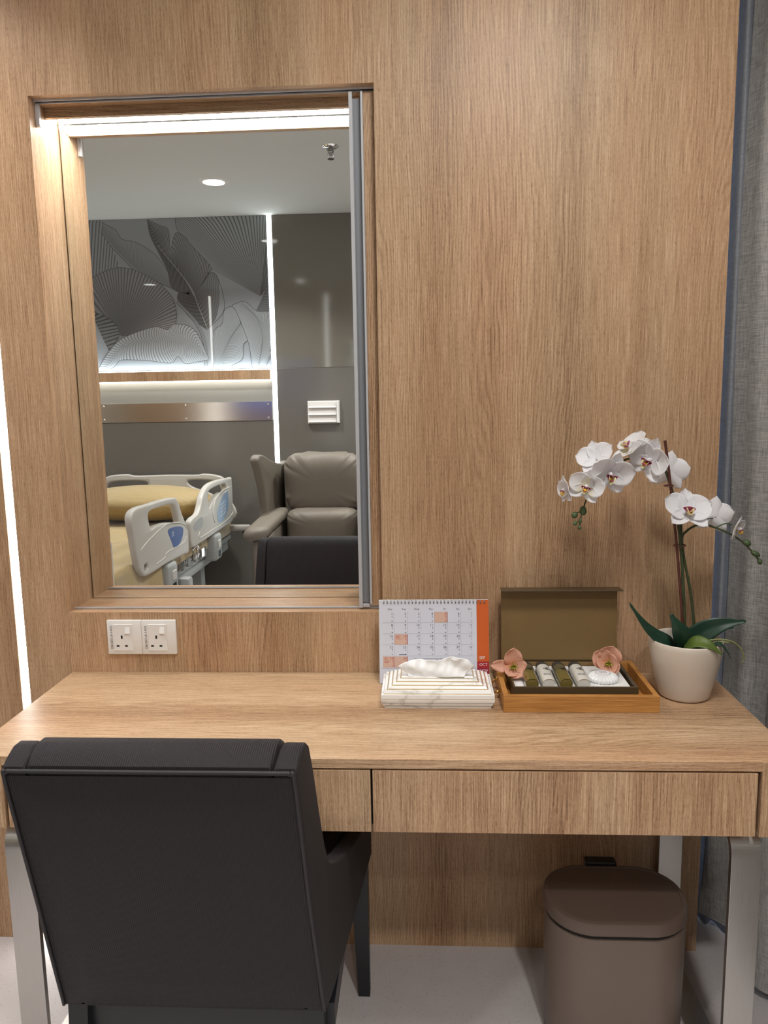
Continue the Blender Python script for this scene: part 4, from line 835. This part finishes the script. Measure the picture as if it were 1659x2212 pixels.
# ------------------------------------------------------------------ peach flowers on the box
PCH = petalmat('peach_petal', (0.86, 0.50, 0.36), (0.80, 0.32, 0.15), tr=0.35); STAM = mat('olive_stamens', (0.36, 0.34, 0.04), 0.5); STAMD = mat('stamen_tips', (0.22, 0.11, 0.02), 0.6)
def peach(name, pos, nrm, roll, petals, label):
    r = empty(name, pos, label, 'flower', 'peach silk flowers on the amenity box')
    nz = Vector(nrm).normalized(); upv = Vector((0, 0, 1)); yx = (upv - nz*upv.dot(nz)).normalized(); xx = yx.cross(nz)
    M = Matrix((xx, yx, nz)).transposed().to_4x4() @ Matrix.Rotation(roll, 4, 'Z')
    for k, (ang, L, W, tilt, curl) in enumerate(petals):
        b = petal_bm(L, W, cup=0.30, curl=curl, ruff=0.05, narrow=0.95, tipp=0.6, nu=14, nv=14, ph=k*2.1)
        b.transform(M @ Matrix.Rotation(math.radians(ang), 4, 'Z') @ Matrix.Rotation(math.radians(tilt), 4, 'X'))
        solidify(mk('petal', b, PCH, r, smooth='all', local=True), 0.0008)
    b = bmesh.new(); rn = random.Random(3)
    for k in range(22):
        a = rn.random()*2*PI; q = rn.uniform(0.1, 0.6); L = rn.uniform(0.012, 0.018)
        tube([(0, 0, 0), (math.cos(a)*q*L*0.6, math.sin(a)*q*L*0.6, L*0.6), (math.cos(a)*q*L, math.sin(a)*q*L, L)], 0.0009, 5, b, n=2)
    b.transform(M); mk('stamens', b, STAM, r, smooth='all', local=True)
    b = bmesh.new()
    for k in range(6):
        a = rn.random()*2*PI; join(b, lathe([(0, 0.001), (0.0009, 0), (0, -0.001)], 6, (0.011*math.cos(a), 0.011*math.sin(a), 0.012)))
    b.transform(M); mk('stamen_tips', b, STAMD, r, local=True)
peach('silk_flower', (0.2400, -0.124, 0.790), (0.0, -0.92, 0.30), 0.0, [(-3, 0.045, 0.020, 12, 0.18), (-78, 0.036, 0.015, 26, 0.1), (86, 0.050, 0.014, 8, -0.12), (150, 0.030, 0.016, 30, 0.15), (-140, 0.034, 0.020, 28, 0.1)], 'peach silk flower on the left corner of the amenity box')
peach('silk_flower', (0.4560, -0.100, 0.790), (-0.15, -0.92, 0.25), 0.0, [(-15, 0.044, 0.026, 14, 0.12), (52, 0.042, 0.023, 18, 0.05), (-85, 0.030, 0.022, 35, 0.15), (140, 0.028, 0.026, 30, 0.2), (-150, 0.034, 0.022, 25, 0.15)], 'peach silk flower on the right corner by the soap')
# ------------------------------------------------------------------ pedal bin
BINM = mat('taupe_powder_coat', (0.150, 0.108, 0.085), 0.42, 0, 0.1, 1500); BINL = mat('taupe_lid', (0.120, 0.082, 0.064), 0.32, 0, 0.1, 1500); BINK = mat('bin_black_plastic', (0.012, 0.012, 0.012), 0.35)
bx, by = 0.4445, -0.252
bin_ = empty('waste_bin', (bx, by, 0), 'taupe oval-lidded pedal bin under the right of the desk', 'bin')
def stad(hx, hy, n=40, p=2.5):
    return rrect(bx-hx, bx+hx, by-hy, by+hy, hy*0.93, 16)
def loftz(rows, p=2.5, capb=True, capt=True):
    b = bmesh.new(); R_ = [[b.verts.new((x, y_, z)) for x, y_ in stad(hx, hy, p=p)] for hx, hy, z in rows]; N = len(R_[0])
    for A, B in zip(R_, R_[1:]):
        for k in range(N): b.faces.new((A[k], A[(k+1)%N], B[(k+1)%N], B[k]))
    if capb: b.faces.new(R_[0][::-1])
    if capt: b.faces.new(R_[-1])
    return b
mk('bin_body', loftz([(0.140, 0.094, 0.012), (0.1435, 0.0965, 0.02), (0.1465, 0.099, 0.288), (0.1455, 0.098, 0.292)]), BINM, bin_, smooth=True)
mk('base_ring', loftz([(0.139, 0.093, 0.0), (0.142, 0.096, 0.004), (0.141, 0.095, 0.0125)]), BINK, bin_, smooth=True)
mk('liner', loftz([(0.1415, 0.094, 0.292), (0.1445, 0.097, 0.298), (0.140, 0.092, 0.302)]), BINK, bin_, smooth=True)
mk('lid', loftz([(0.1465, 0.099, 0.301), (0.1490, 0.1015, 0.304), (0.1495, 0.102, 0.322), (0.147, 0.0995, 0.329), (0.141, 0.0935, 0.3315), (0.1375, 0.090, 0.3315), (0.137, 0.0895, 0.3300), (0.135, 0.0875, 0.3300)]), BINL, bin_, smooth=True)
mk('hinge_handle', box(bx-0.040, bx+0.030, by+0.095, by+0.120, 0.30, 0.340, 0.004), BINK, bin_)
mk('pedal', box(bx-0.03, bx+0.03, by-0.135, by-0.09, 0.004, 0.014, 0.003), BINK, bin_)
# ------------------------------------------------------------------ upholstered chair
CX = -0.352
ch = empty('desk_chair', (CX, -0.45, 0), 'charcoal corded-fabric upholstered chair pushed under the desk', 'chair')
def fx(y): return 0.2145 + 0.09*(y+0.77)          # half width grows to the front
def backY(z): return -0.640 - (z-0.375)*(0.135/0.49)     # rear face
# centre cushion of the back: from rear face piping to the front, rounded roll at top
def backprof():
    # closed loop in (y, z): rear bottom -> rear top -> roll -> front face down
    return [(-0.640, 0.375), (-0.676, 0.505), (-0.712, 0.635), (-0.748, 0.770), (-0.774, 0.864), (-0.772, 0.874), (-0.757, 0.884), (-0.733, 0.891), (-0.711, 0.889), (-0.697, 0.879), (-0.687, 0.860), (-0.655, 0.750), (-0.610, 0.620), (-0.572, 0.500), (-0.555, 0.400)]
def extr(prof, xa, xb, bm=None, round_=0.0):
    """profile in (y,z) swept from x=xa(y) to xb(y)"""
    b = bm or bmesh.new(); A = [b.verts.new((xa(y_), y_, z)) for y_, z in prof]; B = [b.verts.new((xb(y_), y_, z)) for y_, z in prof]; N = len(prof)
    for i in range(N): b.faces.new((A[i], A[(i+1)%N], B[(i+1)%N], B[i]))
    b.faces.new(A[::-1]); b.faces.new(B); bmesh.ops.recalc_face_normals(b, faces=b.faces)
    if round_: 
        es = [e for e in b.edges if (e.verts[0] in A and e.verts[1] in A) or (e.verts[0] in B and e.verts[1] in B)]
        bmesh.ops.bevel(b, geom=es, offset=round_, segments=3, profile=0.5, affect='EDGES')
    return b
WG = 0.036
mk('backrest', extr(backprof(), lambda y_: CX - fx(y_) + WG, lambda y_: CX + fx(y_) - WG, round_=0.006), BLACKFAB, ch, smooth=True)
side = [(-0.641, 0.377), (-0.677, 0.505), (-0.713, 0.635), (-0.749, 0.770), (-0.774, 0.862), (-0.771, 0.872), (-0.754, 0.880), (-0.732, 0.886), (-0.712, 0.884), (-0.699, 0.874), (-0.676, 0.822), (-0.640, 0.720), (-0.615, 0.660), (-0.592, 0.618), (-0.572, 0.600), (-0.520, 0.570), (-0.440, 0.534), (-0.340, 0.500), (-0.240, 0.470), (-0.180, 0.450), (-0.163, 0.438), (-0.158, 0.415), (-0.160, 0.355), (-0.300, 0.355), (-0.480, 0.357), (-0.600, 0.366)]
for sg in (-1, 1):
    if sg < 0: xa, xb = (lambda y_: CX - fx(y_)), (lambda y_: CX - fx(y_) + WG - 0.0012)
    else: xa, xb = (lambda y_: CX + fx(y_) - WG + 0.0012), (lambda y_: CX + fx(y_))
    bsd = extr(side, xa, xb, round_=0.005)
    for f_ in bsd.faces:
        f_.normal_update()
        if abs(f_.normal.x) > 0.6: f_.material_index = 1
    mk('side_panel', bsd, [BLACKFAB, BLACKSIDE], ch, smooth=True)
# rear panel with piping
def rp(u, v, off): 
    z = 0.381 + v*(0.860-0.381); y_ = backY(z) - off; h = (0.2145+0.09*(y_+0.77)) - 0.007
    return Vector((CX + (u-0.5)*2*h, y_, z))
rpb = grid(lambda u, v: rp(u, v, 0.0005 + 0.006*min(1, 9*min(u, 1-u, v, 1-v))), 30, 30); mk('rear_panel', rpb, BLACKFAB, ch, smooth='all')
hT = 0.2145-0.004; hB = 0.2145+0.09*0.13-0.004
edge = [(CX-hB, -0.6430, 0.378), (CX-hT-0.0045, backY(0.62)-0.003, 0.62), (CX-hT, backY(0.84)-0.003, 0.845), (CX-hT+0.006, backY(0.866)-0.002, 0.8665), (CX-hT+0.03, backY(0.868)-0.002, 0.8685), (CX, backY(0.868)-0.002, 0.8685), (CX+hT-0.03, backY(0.868)-0.002, 0.8685), (CX+hT-0.006, backY(0.866)-0.002, 0.8665), (CX+hT, backY(0.84)-0.003, 0.845), (CX+hT+0.0045, backY(0.62)-0.003, 0.62), (CX+hB, -0.6430, 0.378)]
mk('piping', tube(edge, 0.0030, 8, n=10), PIPE, ch, smooth='all')
sb = bmesh.new(); 
V = [sb.verts.new((CX+sx_*(fx(y_)-WG-0.002), y_, z_)) for z_ in (0.36, None) for sx_, y_ in ((-1, -0.56), (1, -0.56), (1, -0.166), (-1, -0.166)) for z_ in (z_ or (0.475 if y_ > -0.3 else 0.50),)]
for f in ((3,2,1,0),(4,5,6,7),(0,1,5,4),(1,2,6,5),(2,3,7,6),(3,0,4,7)): sb.faces.new([V[i] for i in f])
bmesh.ops.recalc_face_normals(sb, faces=sb.faces); bmesh.ops.bevel(sb, geom=sb.edges[:], offset=0.018, segments=3, profile=0.5, affect='EDGES'); mk('seat_cushion', sb, BLACKFAB, ch, smooth=True)
b = bmesh.new()
yy0, yy1 = -0.625, -0.150
mk('seat_rail', box(CX-0.19, CX+0.19, -0.622, -0.602, 0.285, 0.372), BLACKWOOD, ch); mk('seat_rail', box(CX-0.20, CX+0.20, -0.185, -0.165, 0.30, 0.357), BLACKWOOD, ch)
for sg in (-1, 1): mk('seat_rail', slabbox(CX+sg*0.225-0.009, CX+sg*0.225+0.009, -0.60, -0.17, 0.31, 0.3555), BLACKWOOD, ch)
def leg(cx, cy, hw, z1, bx_, by_, hb):
    b = bmesh.new(); V = [b.verts.new((cx+i*hw, cy+j*hw, z1)) for i, j in ((-1,-1),(1,-1),(1,1),(-1,1))] + [b.verts.new((bx_+i*hb, by_+j*hb, 0.0)) for i, j in ((-1,-1),(1,-1),(1,1),(-1,1))]
    for f in ((0,1,2,3),(7,6,5,4),(0,4,5,1),(1,5,6,2),(2,6,7,3),(3,7,4,0)): b.faces.new([V[i] for i in f])
    bmesh.ops.recalc_face_normals(b, faces=b.faces); return b
for sg in (-1, 1):
    mk('leg', leg(CX+sg*0.242, -0.185, 0.020, 0.357, CX+sg*0.246, -0.160, 0.0135), BLACKWOOD, ch)
    mk('leg', leg(CX+sg*0.203, -0.617, 0.017, 0.372, CX+sg*0.203, -0.66, 0.0135), BLACKWOOD, ch)
# ------------------------------------------------------------------ armchair (seen in mirror)
LEA = mat('taupe_leather', (0.165, 0.140, 0.113), 0.55, 0, 0.35, 350, var=0.06); SEAM = mat('dark_seam', (0.05, 0.04, 0.03), 0.7)
AX = -0.578
arm = empty('wing_armchair', (AX, -2.55, 0), 'taupe leather wing armchair against the dark wall', 'armchair')
def pillow(cx, cy, cz, hx, hy, hz, rx=0.0, pw=3.2, wr=0.0, n=28, ry=0.0, rz=0.0, py=2.2):
    M = Matrix.Translation((cx, cy, cz)) @ Euler((rx, ry, rz)).to_matrix().to_4x4()
    def f(u, v):
        a = u*2*PI; ph = (v-0.5)*PI; c = math.cos(ph)
        ca_, sa = math.cos(a), math.sin(a)
        x = math.copysign(abs(ca_)**(2/pw), ca_)*(c**(2/pw) if c > 0 else 0); z = math.copysign(abs(sa)**(2/pw), sa)*(c**(2/pw) if c > 0 else 0); y_ = math.copysign(abs(math.sin(ph))**(2/py), math.sin(ph))
        e = max(abs(x), abs(z))
        y_ += wr*(math.sin(a*17+1.3)*e**6 + 0.6*math.sin(a*29)*e**8)*(1-abs(math.sin(ph)))*2 + wr*0.6*math.sin(a*11)*e**4*abs(math.sin(ph))
        return M @ Vector((x*hx, y_*hy, z*hz))
    b = grid(f, n*4, n, closeu=True); bmesh.ops.remove_doubles(b, verts=b.verts, dist=1e-5); bmesh.ops.recalc_face_normals(b, faces=b.faces); return b
mk('head_cushion', pillow(AX, -2.655, 0.893, 0.245, 0.085, 0.196, math.radians(-9), 4.5, 0.10), LEA, arm, smooth='all')
mk('lumbar_cushion', pillow(AX, -2.60, 0.625, 0.232, 0.085, 0.118, math.radians(-7), 5, 0.06), LEA, arm, smooth='all')
mk('seat_cushion', pillow(AX, -2.42, 0.42, 0.236, 0.26, 0.075, 0, 5, 0.02, py=4), LEA, arm, smooth='all')
mk('back_frame', box(AX-0.27, AX+0.27, -2.90, -2.72, 0.12, 1.04, 0.05, 4), LEA, arm, smooth=True)
mk('base', box(AX-0.26, AX+0.26, -2.85, -2.18, 0.08, 0.36, 0.02, 3), LEA, arm, smooth=True)
for sg in (-1, 1):
    wp = [(-2.88, 0.60), (-2.90, 0.98), (-2.86, 1.005), (-2.76, 1.008), (-2.62, 1.035), (-2.50, 1.075), (-2.43, 1.085), (-2.40, 1.05), (-2.44, 0.98), (-2.49, 0.86), (-2.51, 0.74), (-2.52, 0.60)]
    def wx(y_, o_): return AX + sg*(0.262 + max(0, (y_+2.85))*0.20 + o_)
    b = extr([(p.x, p.y) for p in cr([(a, c, 0) for a, c in wp], 5, True)], (lambda y_: wx(y_, 0.0)) if sg > 0 else (lambda y_: wx(y_, 0.055)), (lambda y_: wx(y_, 0.055)) if sg > 0 else (lambda y_: wx(y_, 0.0)), round_=0.012)
    mk('wing', b, LEA, arm, smooth=True)
    # arm: rounded pad flaring outward at the front
    C = cr([(AX+sg*0.300, -2.64, 0.700), (AX+sg*0.306, -2.50, 0.692), (AX+sg*0.322, -2.36, 0.672), (AX+sg*0.338, -2.25, 0.652), (AX+sg*0.346, -2.18, 0.640)], 8)
    def af(u, v):
        L = len(C)-1; i = min(int(v*L), L-1); c = C[i].lerp(C[i+1], v*L-i); a = u*2*PI; e = math.sin(min(1, (1-v)*7)*PI/2)*0.5+0.5 if v > 0.85 else 1
        ca_, sa_ = math.cos(a), math.sin(a)
        return c + Vector((math.copysign(abs(ca_)**0.7, ca_)*0.078*e, 0, math.copysign(abs(sa_)**0.8, sa_)*0.040*e - sg*0.012*ca_))
    b = grid(af, 20, 32, closeu=True); bmesh.ops.holes_fill(b, edges=[e for e in b.edges if e.is_boundary]); mk('armrest', b, LEA, arm, smooth='all')
    ap = [(-2.86, 0.10), (-2.86, 0.70), (-2.60, 0.69), (-2.45, 0.665), (-2.30, 0.635), (-2.22, 0.60), (-2.20, 0.45), (-2.19, 0.10)]
    mk('arm_panel', extr(ap, (lambda y_: AX + sg*(0.262)) if sg > 0 else (lambda y_: AX - 0.262 - 0.085 - max(0, y_+2.6)*0.06), (lambda y_: AX + 0.262 + 0.085 + max(0, y_+2.6)*0.06) if sg > 0 else (lambda y_: AX - 0.262), round_=0.02), LEA, arm, smooth=True)
for sx_ in (-1, 1):
    for yy in (-2.8, -2.25): mk('foot', lathe([(0.018, 0), (0.025, 0.09)], 16, (AX+sx_*0.24, yy, 0)), BLACKWOOD, arm)
# ------------------------------------------------------------------ hospital bed (seen in mirror)
RAIL = mat('warm_grey_bed_plastic', (0.46, 0.435, 0.40), 0.38); RAILD = mat('cool_grey_bed_plastic', (0.30, 0.305, 0.30), 0.4); STK = mat('blue_control_sticker', (0.035, 0.085, 0.27), 0.3); STK2 = mat('pale_blue_keypad', (0.12, 0.23, 0.42), 0.3)
bed = empty('hospital_bed', (-1.66, -1.9, 0), 'adjustable hospital bed with grey plastic side rails', 'bed')
MX = -1.2
def railM(x): return frame((x, 0, 0), (0, 1, 0), (0, 0, 1))
def sm(L, n=6): return [(p.x, p.y) for p in cr([(a, c, 0) for a, c in L], n, True)]
def rail(x, sgn):
    near = sm([(-1.064, 0.940), (-1.30, 0.948), (-1.58, 0.938), (-1.66, 0.915), (-1.715, 0.84), (-1.790, 0.755), (-1.800, 0.70), (-1.785, 0.625), (-1.70, 0.628), (-1.45, 0.636), (-1.22, 0.636), (-1.150, 0.650), (-1.105, 0.70), (-1.07, 0.82)])
    slot = sm([(-1.255, 0.912), (-1.42, 0.915), (-1.57, 0.908), (-1.62, 0.885), (-1.655, 0.82), (-1.652, 0.806), (-1.60, 0.812), (-1.47, 0.832), (-1.35, 0.838), (-1.275, 0.835), (-1.255, 0.855)])
    hole = sm([(-1.165, 0.690), (-1.20, 0.692), (-1.205, 0.672), (-1.185, 0.662), (-1.162, 0.670)], 4)
    a = mk('side_rail', slab([near, slot, hole], 0.034, 0.010, 3, railM(x)), RAIL, bed, smooth='all')
    far = sm([(-1.850, 0.770), (-1.90, 0.790), (-1.99, 0.800), (-2.04, 0.83), (-2.10, 0.890), (-2.22, 0.932), (-2.42, 0.938), (-2.70, 0.925), (-2.745, 0.915), (-2.748, 0.80), (-2.735, 0.665), (-2.69, 0.642), (-2.40, 0.636), (-2.10, 0.633), (-1.90, 0.632), (-1.862, 0.642), (-1.852, 0.69)])
    slot2 = sm([(-2.20, 0.885), (-2.28, 0.902), (-2.45, 0.905), (-2.58, 0.898), (-2.60, 0.868), (-2.56, 0.852), (-2.46, 0.858), (-2.36, 0.850), (-2.27, 0.820), (-2.215, 0.800), (-2.195, 0.83)])
    c = mk('side_rail', slab([far, slot2], 0.034, 0.010, 3, railM(x)), RAIL, bed, smooth='all')
    e = 0.0172*sgn
    def deco(lp, m_, o_, par, nm, lab=None):
        return mk(nm, slab([sm(lp, 5)], 0.001, 0, 0, railM(x+e+o_*sgn)), m_, par, label=lab)
    if sgn > 0:
        kp = deco([(-1.485, 0.790), (-1.56, 0.795), (-1.68, 0.778), (-1.715, 0.755), (-1.68, 0.712), (-1.61, 0.690), (-1.56, 0.694), (-1.52, 0.74)], STK, 0.0003, a, 'control_sticker', 'dark blue nurse-call sticker')
        b = bmesh.new()
        text(b, '23', 0.032, frame((MX+e+0.0012, -1.535, 0.752), (0, -1, 0), (0, 0, 1)), 'LEFT', 0.0002)
        mk('sticker_print', b, mat('sticker_white', (0.75, 0.75, 0.8), 0.4), a)
        k2 = deco([(-2.39, 0.690), (-2.46, 0.682), (-2.55, 0.700), (-2.62, 0.745), (-2.63, 0.835), (-2.60, 0.848), (-2.50, 0.832), (-2.41, 0.785), (-2.365, 0.735)], STK2, 0.0003, c, 'keypad', 'pale blue keypad')
        b = bmesh.new()
        for i in range(4):
            for j in range(4): join(b, box(MX+e+0.0008, MX+e+0.0014, -2.46-0.032*i, -2.445-0.032*i, 0.712+0.022*j+0.004*i, 0.725+0.022*j+0.004*i))
        mk('keys', b, mat('key_white', (0.6, 0.68, 0.8), 0.4), c)
        # raised rims that catch light
        for par, L_ in ((a, [(-1.12, 0.765), (-1.25, 0.795), (-1.45, 0.822), (-1.60, 0.810), (-1.72, 0.785), (-1.79, 0.75)]), (c, [(-1.99, 0.700), (-1.99, 0.665), (-2.3, 0.668), (-2.40, 0.665), (-2.70, 0.69), (-2.72, 0.76)]), (a, [(-1.30, 0.665), (-1.42, 0.672), (-1.46, 0.690), (-1.70, 0.690), (-1.76, 0.715)]), (c, [(-2.30, 0.70), (-2.27, 0.75), (-2.32, 0.82), (-2.42, 0.855), (-2.55, 0.868), (-2.70, 0.868)])):
            mk('moulded_rim', tube([(x+e, y_, z) for y_, z in L_], 0.0030, 8), RAIL, par, smooth='all')
        rr = sm([(-1.90, 0.755), (-1.99, 0.772), (-2.05, 0.770), (-2.07, 0.745), (-2.04, 0.715), (-1.93, 0.712), (-1.895, 0.73)]); 
        mk('grip_recess', slab([rr], 0.0012, 0, 0, railM(x+e+0.0002)), RAILD, c)
        for yc, par in ((-1.50, a), (-2.33, c)):
            b = box(MX-0.055, MX+0.028, yc-0.075, yc+0.055, 0.47, 0.632, 0.022, 3); hb_ = mk('rail_bracket', b, RAILD, bed, smooth=True)
            mk('latch', box(MX+0.026, MX+0.034, yc-0.035, yc+0.02, 0.545, 0.592, 0.003), RAIL, hb_); mk('latch_slot', box(MX+0.0275, MX+0.0285, yc-0.035, yc+0.02, 0.49, 0.53), BLACK, hb_)
rail(MX, 1); rail(-2.12, -1)
# headboard
hd = sm([(-2.12, 0.62), (-2.13, 0.86), (-2.06, 0.925), (-1.93, 0.938), (-1.86, 0.928), (-1.66, 0.932), (-1.46, 0.930), (-1.41, 0.936), (-1.32, 0.925), (-1.27, 0.895), (-1.262, 0.80), (-1.262, 0.62)])
h1 = sm([(-2.05, 0.880), (-1.90, 0.895), (-1.80, 0.888), (-1.79, 0.865), (-1.84, 0.845), (-2.04, 0.800)]); h2 = sm([(-1.51, 0.892), (-1.38, 0.892), (-1.31, 0.865), (-1.295, 0.80), (-1.31, 0.77), (-1.38, 0.81), (-1.49, 0.852)])
mk('headboard', slab([hd, h1, h2], 0.035, 0.010, 3, frame((0, -2.90, 0), (1, 0, 0), (0, 0, 1))), RAIL, bed, smooth='all')
mk('headboard_inset', slab([rrect(-1.77, -1.53, 0.80, 0.905, 0.01)], 0.004, 0.0005, 1, frame((0, -2.881, 0), (1, 0, 0), (0, 0, 1))), mat('pale_inset', (0.5, 0.48, 0.44), 0.4), bed)
mk('footboard', box(-2.12, -1.19, -0.86, -0.825, 0.42, 0.86, 0.015, 3), RAIL, bed, smooth=True)
mk('bed_frame', box(-2.06, -1.26, -2.87, -0.87, 0.43, 0.50, 0.01), RAILD, bed, smooth=True)
mk('mattress_platform', box(-2.08, -1.235, -2.86, -0.88, 0.505, 0.535, 0.004), RAILD, bed)
b = box(-1.24, -1.222, -2.24, -1.60, 0.545, 0.575, 0.002); [box(-1.222, -1.212, y_, y_+0.05, 0.53, 0.58, 0.003, bm=b) for y_ in (-2.16, -2.02, -1.9, -1.78)]
mk('accessory_rail', b, CHROME, bed)
b = tube([(-1.225, -1.98, 0.60), (-1.205, -1.99, 0.62), (-1.195, -1.985, 0.58), (-1.21, -1.99, 0.55), (-1.20, -1.96, 0.57)], 0.010, 8); mk('release_lever', b, CHROME, bed, smooth='all')
for yy in (-2.50, -1.25):
    mk('lift_arm', slabbox(-1.95, -1.30, yy-0.05, yy+0.05, 0.14, 0.20), RAILD, bed)
    for xx in (-1.90, -1.36): mk('lift_column', slabbox(xx-0.03, xx+0.03, yy-0.04, yy+0.04, 0.18, 0.44), RAILD, bed)
mk('base_beam', box(-1.70, -1.60, -2.75, -1.0, 0.12, 0.20, 0.01), RAILD, bed)
mk('bumper_arm', box(-1.30, -1.10, -2.86, -2.80, 0.565, 0.60, 0.008), RAIL, bed, smooth=True)
mk('bumper_wheel', lathe([(0, 0), (0.03, 0), (0.034, 0.01), (0.034, 0.022), (0.03, 0.03), (0, 0.03)], 20, (-1.115, -2.83, 0.53)), mat('dark_rubber', (0.02, 0.03, 0.035), 0.6), bed)
mk('cross_brace', box(-1.45, -1.14, -1.70, -1.62, 0.34, 0.40, 0.012), RAILD, bed, smooth=True); mk('brace_post', box(-1.20, -1.14, -1.70, -1.63, 0.34, 0.52, 0.012), RAILD, bed, smooth=True)
for xx in (-1.95, -1.32):
    for yy in (-2.60, -1.05):
        f_ = mk('caster', lathe([(0, -0.014), (0.058, -0.014), (0.062, -0.008), (0.062, 0.008), (0.058, 0.014), (0, 0.014)], 24), BLACKWOOD, bed, smooth=True, local=True)
        f_.rotation_euler = (0, PI/2, 0); f_.location = Vector((xx, yy, 0.062)) - bed.location
        fk = slabbox(-0.022, 0.022, -0.018, 0.018, 0.062, 0.13); pass
        o_ = mk('caster_fork', fk, RAILD, bed, local=True); o_.location = Vector((xx, yy, 0.0)) - bed.location
def bedding(name):
    mt, nt, b = new(name); g = G(nt); tc = g.n('ShaderNodeTexCoord').outputs['Object']
    sep = g.n('ShaderNodeSeparateXYZ'); g.l(tc, sep.inputs[0])
    wn_ = g.noise(tc, 5, 3); s = g.math('MULTIPLY_ADD', g.math('SINE', g.math('MULTIPLY', g.math('ADD', sep.outputs[1], g.math('MULTIPLY', wn_, 0.01)), 2*PI/0.022)), 0.5, 0.5)
    c = g.mix(g.math('MULTIPLY', s, 0.28), (0.36, 0.255, 0.105), (0.25, 0.168, 0.062)); g.l(c, b.inputs['Base Color']); b.inputs['Roughness'].default_value = 0.6; b.inputs['Sheen Weight'].default_value = 0.3
    bp = g.n('ShaderNodeBump'); bp.inputs['Strength'].default_value = 0.5; bp.inputs['Distance'].default_value = 0.02; g.l(g.noise(tc, 9, 4), bp.inputs['Height']); g.l(bp.outputs[0], b.inputs['Normal']); return mt
GLD = bedding('gold_striped_bedding')
mt_ = mk('mattress', box(-2.08, -1.225, -2.86, -0.88, 0.536, 0.685, 0.03, 4), GLD, None, smooth=True); tag(mt_, 'mattress in gold striped sheet on the hospital bed', 'mattress')
def blank(u, v):
    y_ = -2.02 + v*1.14 ; s = u
    # across: drapes over the right edge
    if s < 0.72: x = -2.075 + s/0.72*0.855; z = 0.695 + 0.010*math.sin(x*9+y_*7) + 0.006*math.sin(y_*23+x*4)
    else:
        q = (s-0.72)/0.28; fall = max(0.0, min(1.0, (y_+1.72)/0.5)); x = -1.220 + 0.0*q + 0.012*math.sin(y_*21)*q - 0.002; z = 0.695 - q*(0.045 + 0.20*fall) + 0.004*math.sin(y_*23)
    if v < 0.06: z += 0.012*(1-v/0.06)*0 + 0.008
    return Vector((x, y_, z))
o = mk('blanket', grid(blank, 50, 60), GLD, None, smooth='all'); tag(o, 'gold blanket spread over the lower half of the bed', 'blanket'); solidify(o, 0.008, 1)
b = pillow(-1.665, -2.50, 0.796, 0.43, 0.24, 0.108, 0, 2.15, 0.010, py=2.0); o = mk('pillow', b, GLD, None, smooth='all'); tag(o, 'plump gold striped pillow at the head of the bed', 'pillow')
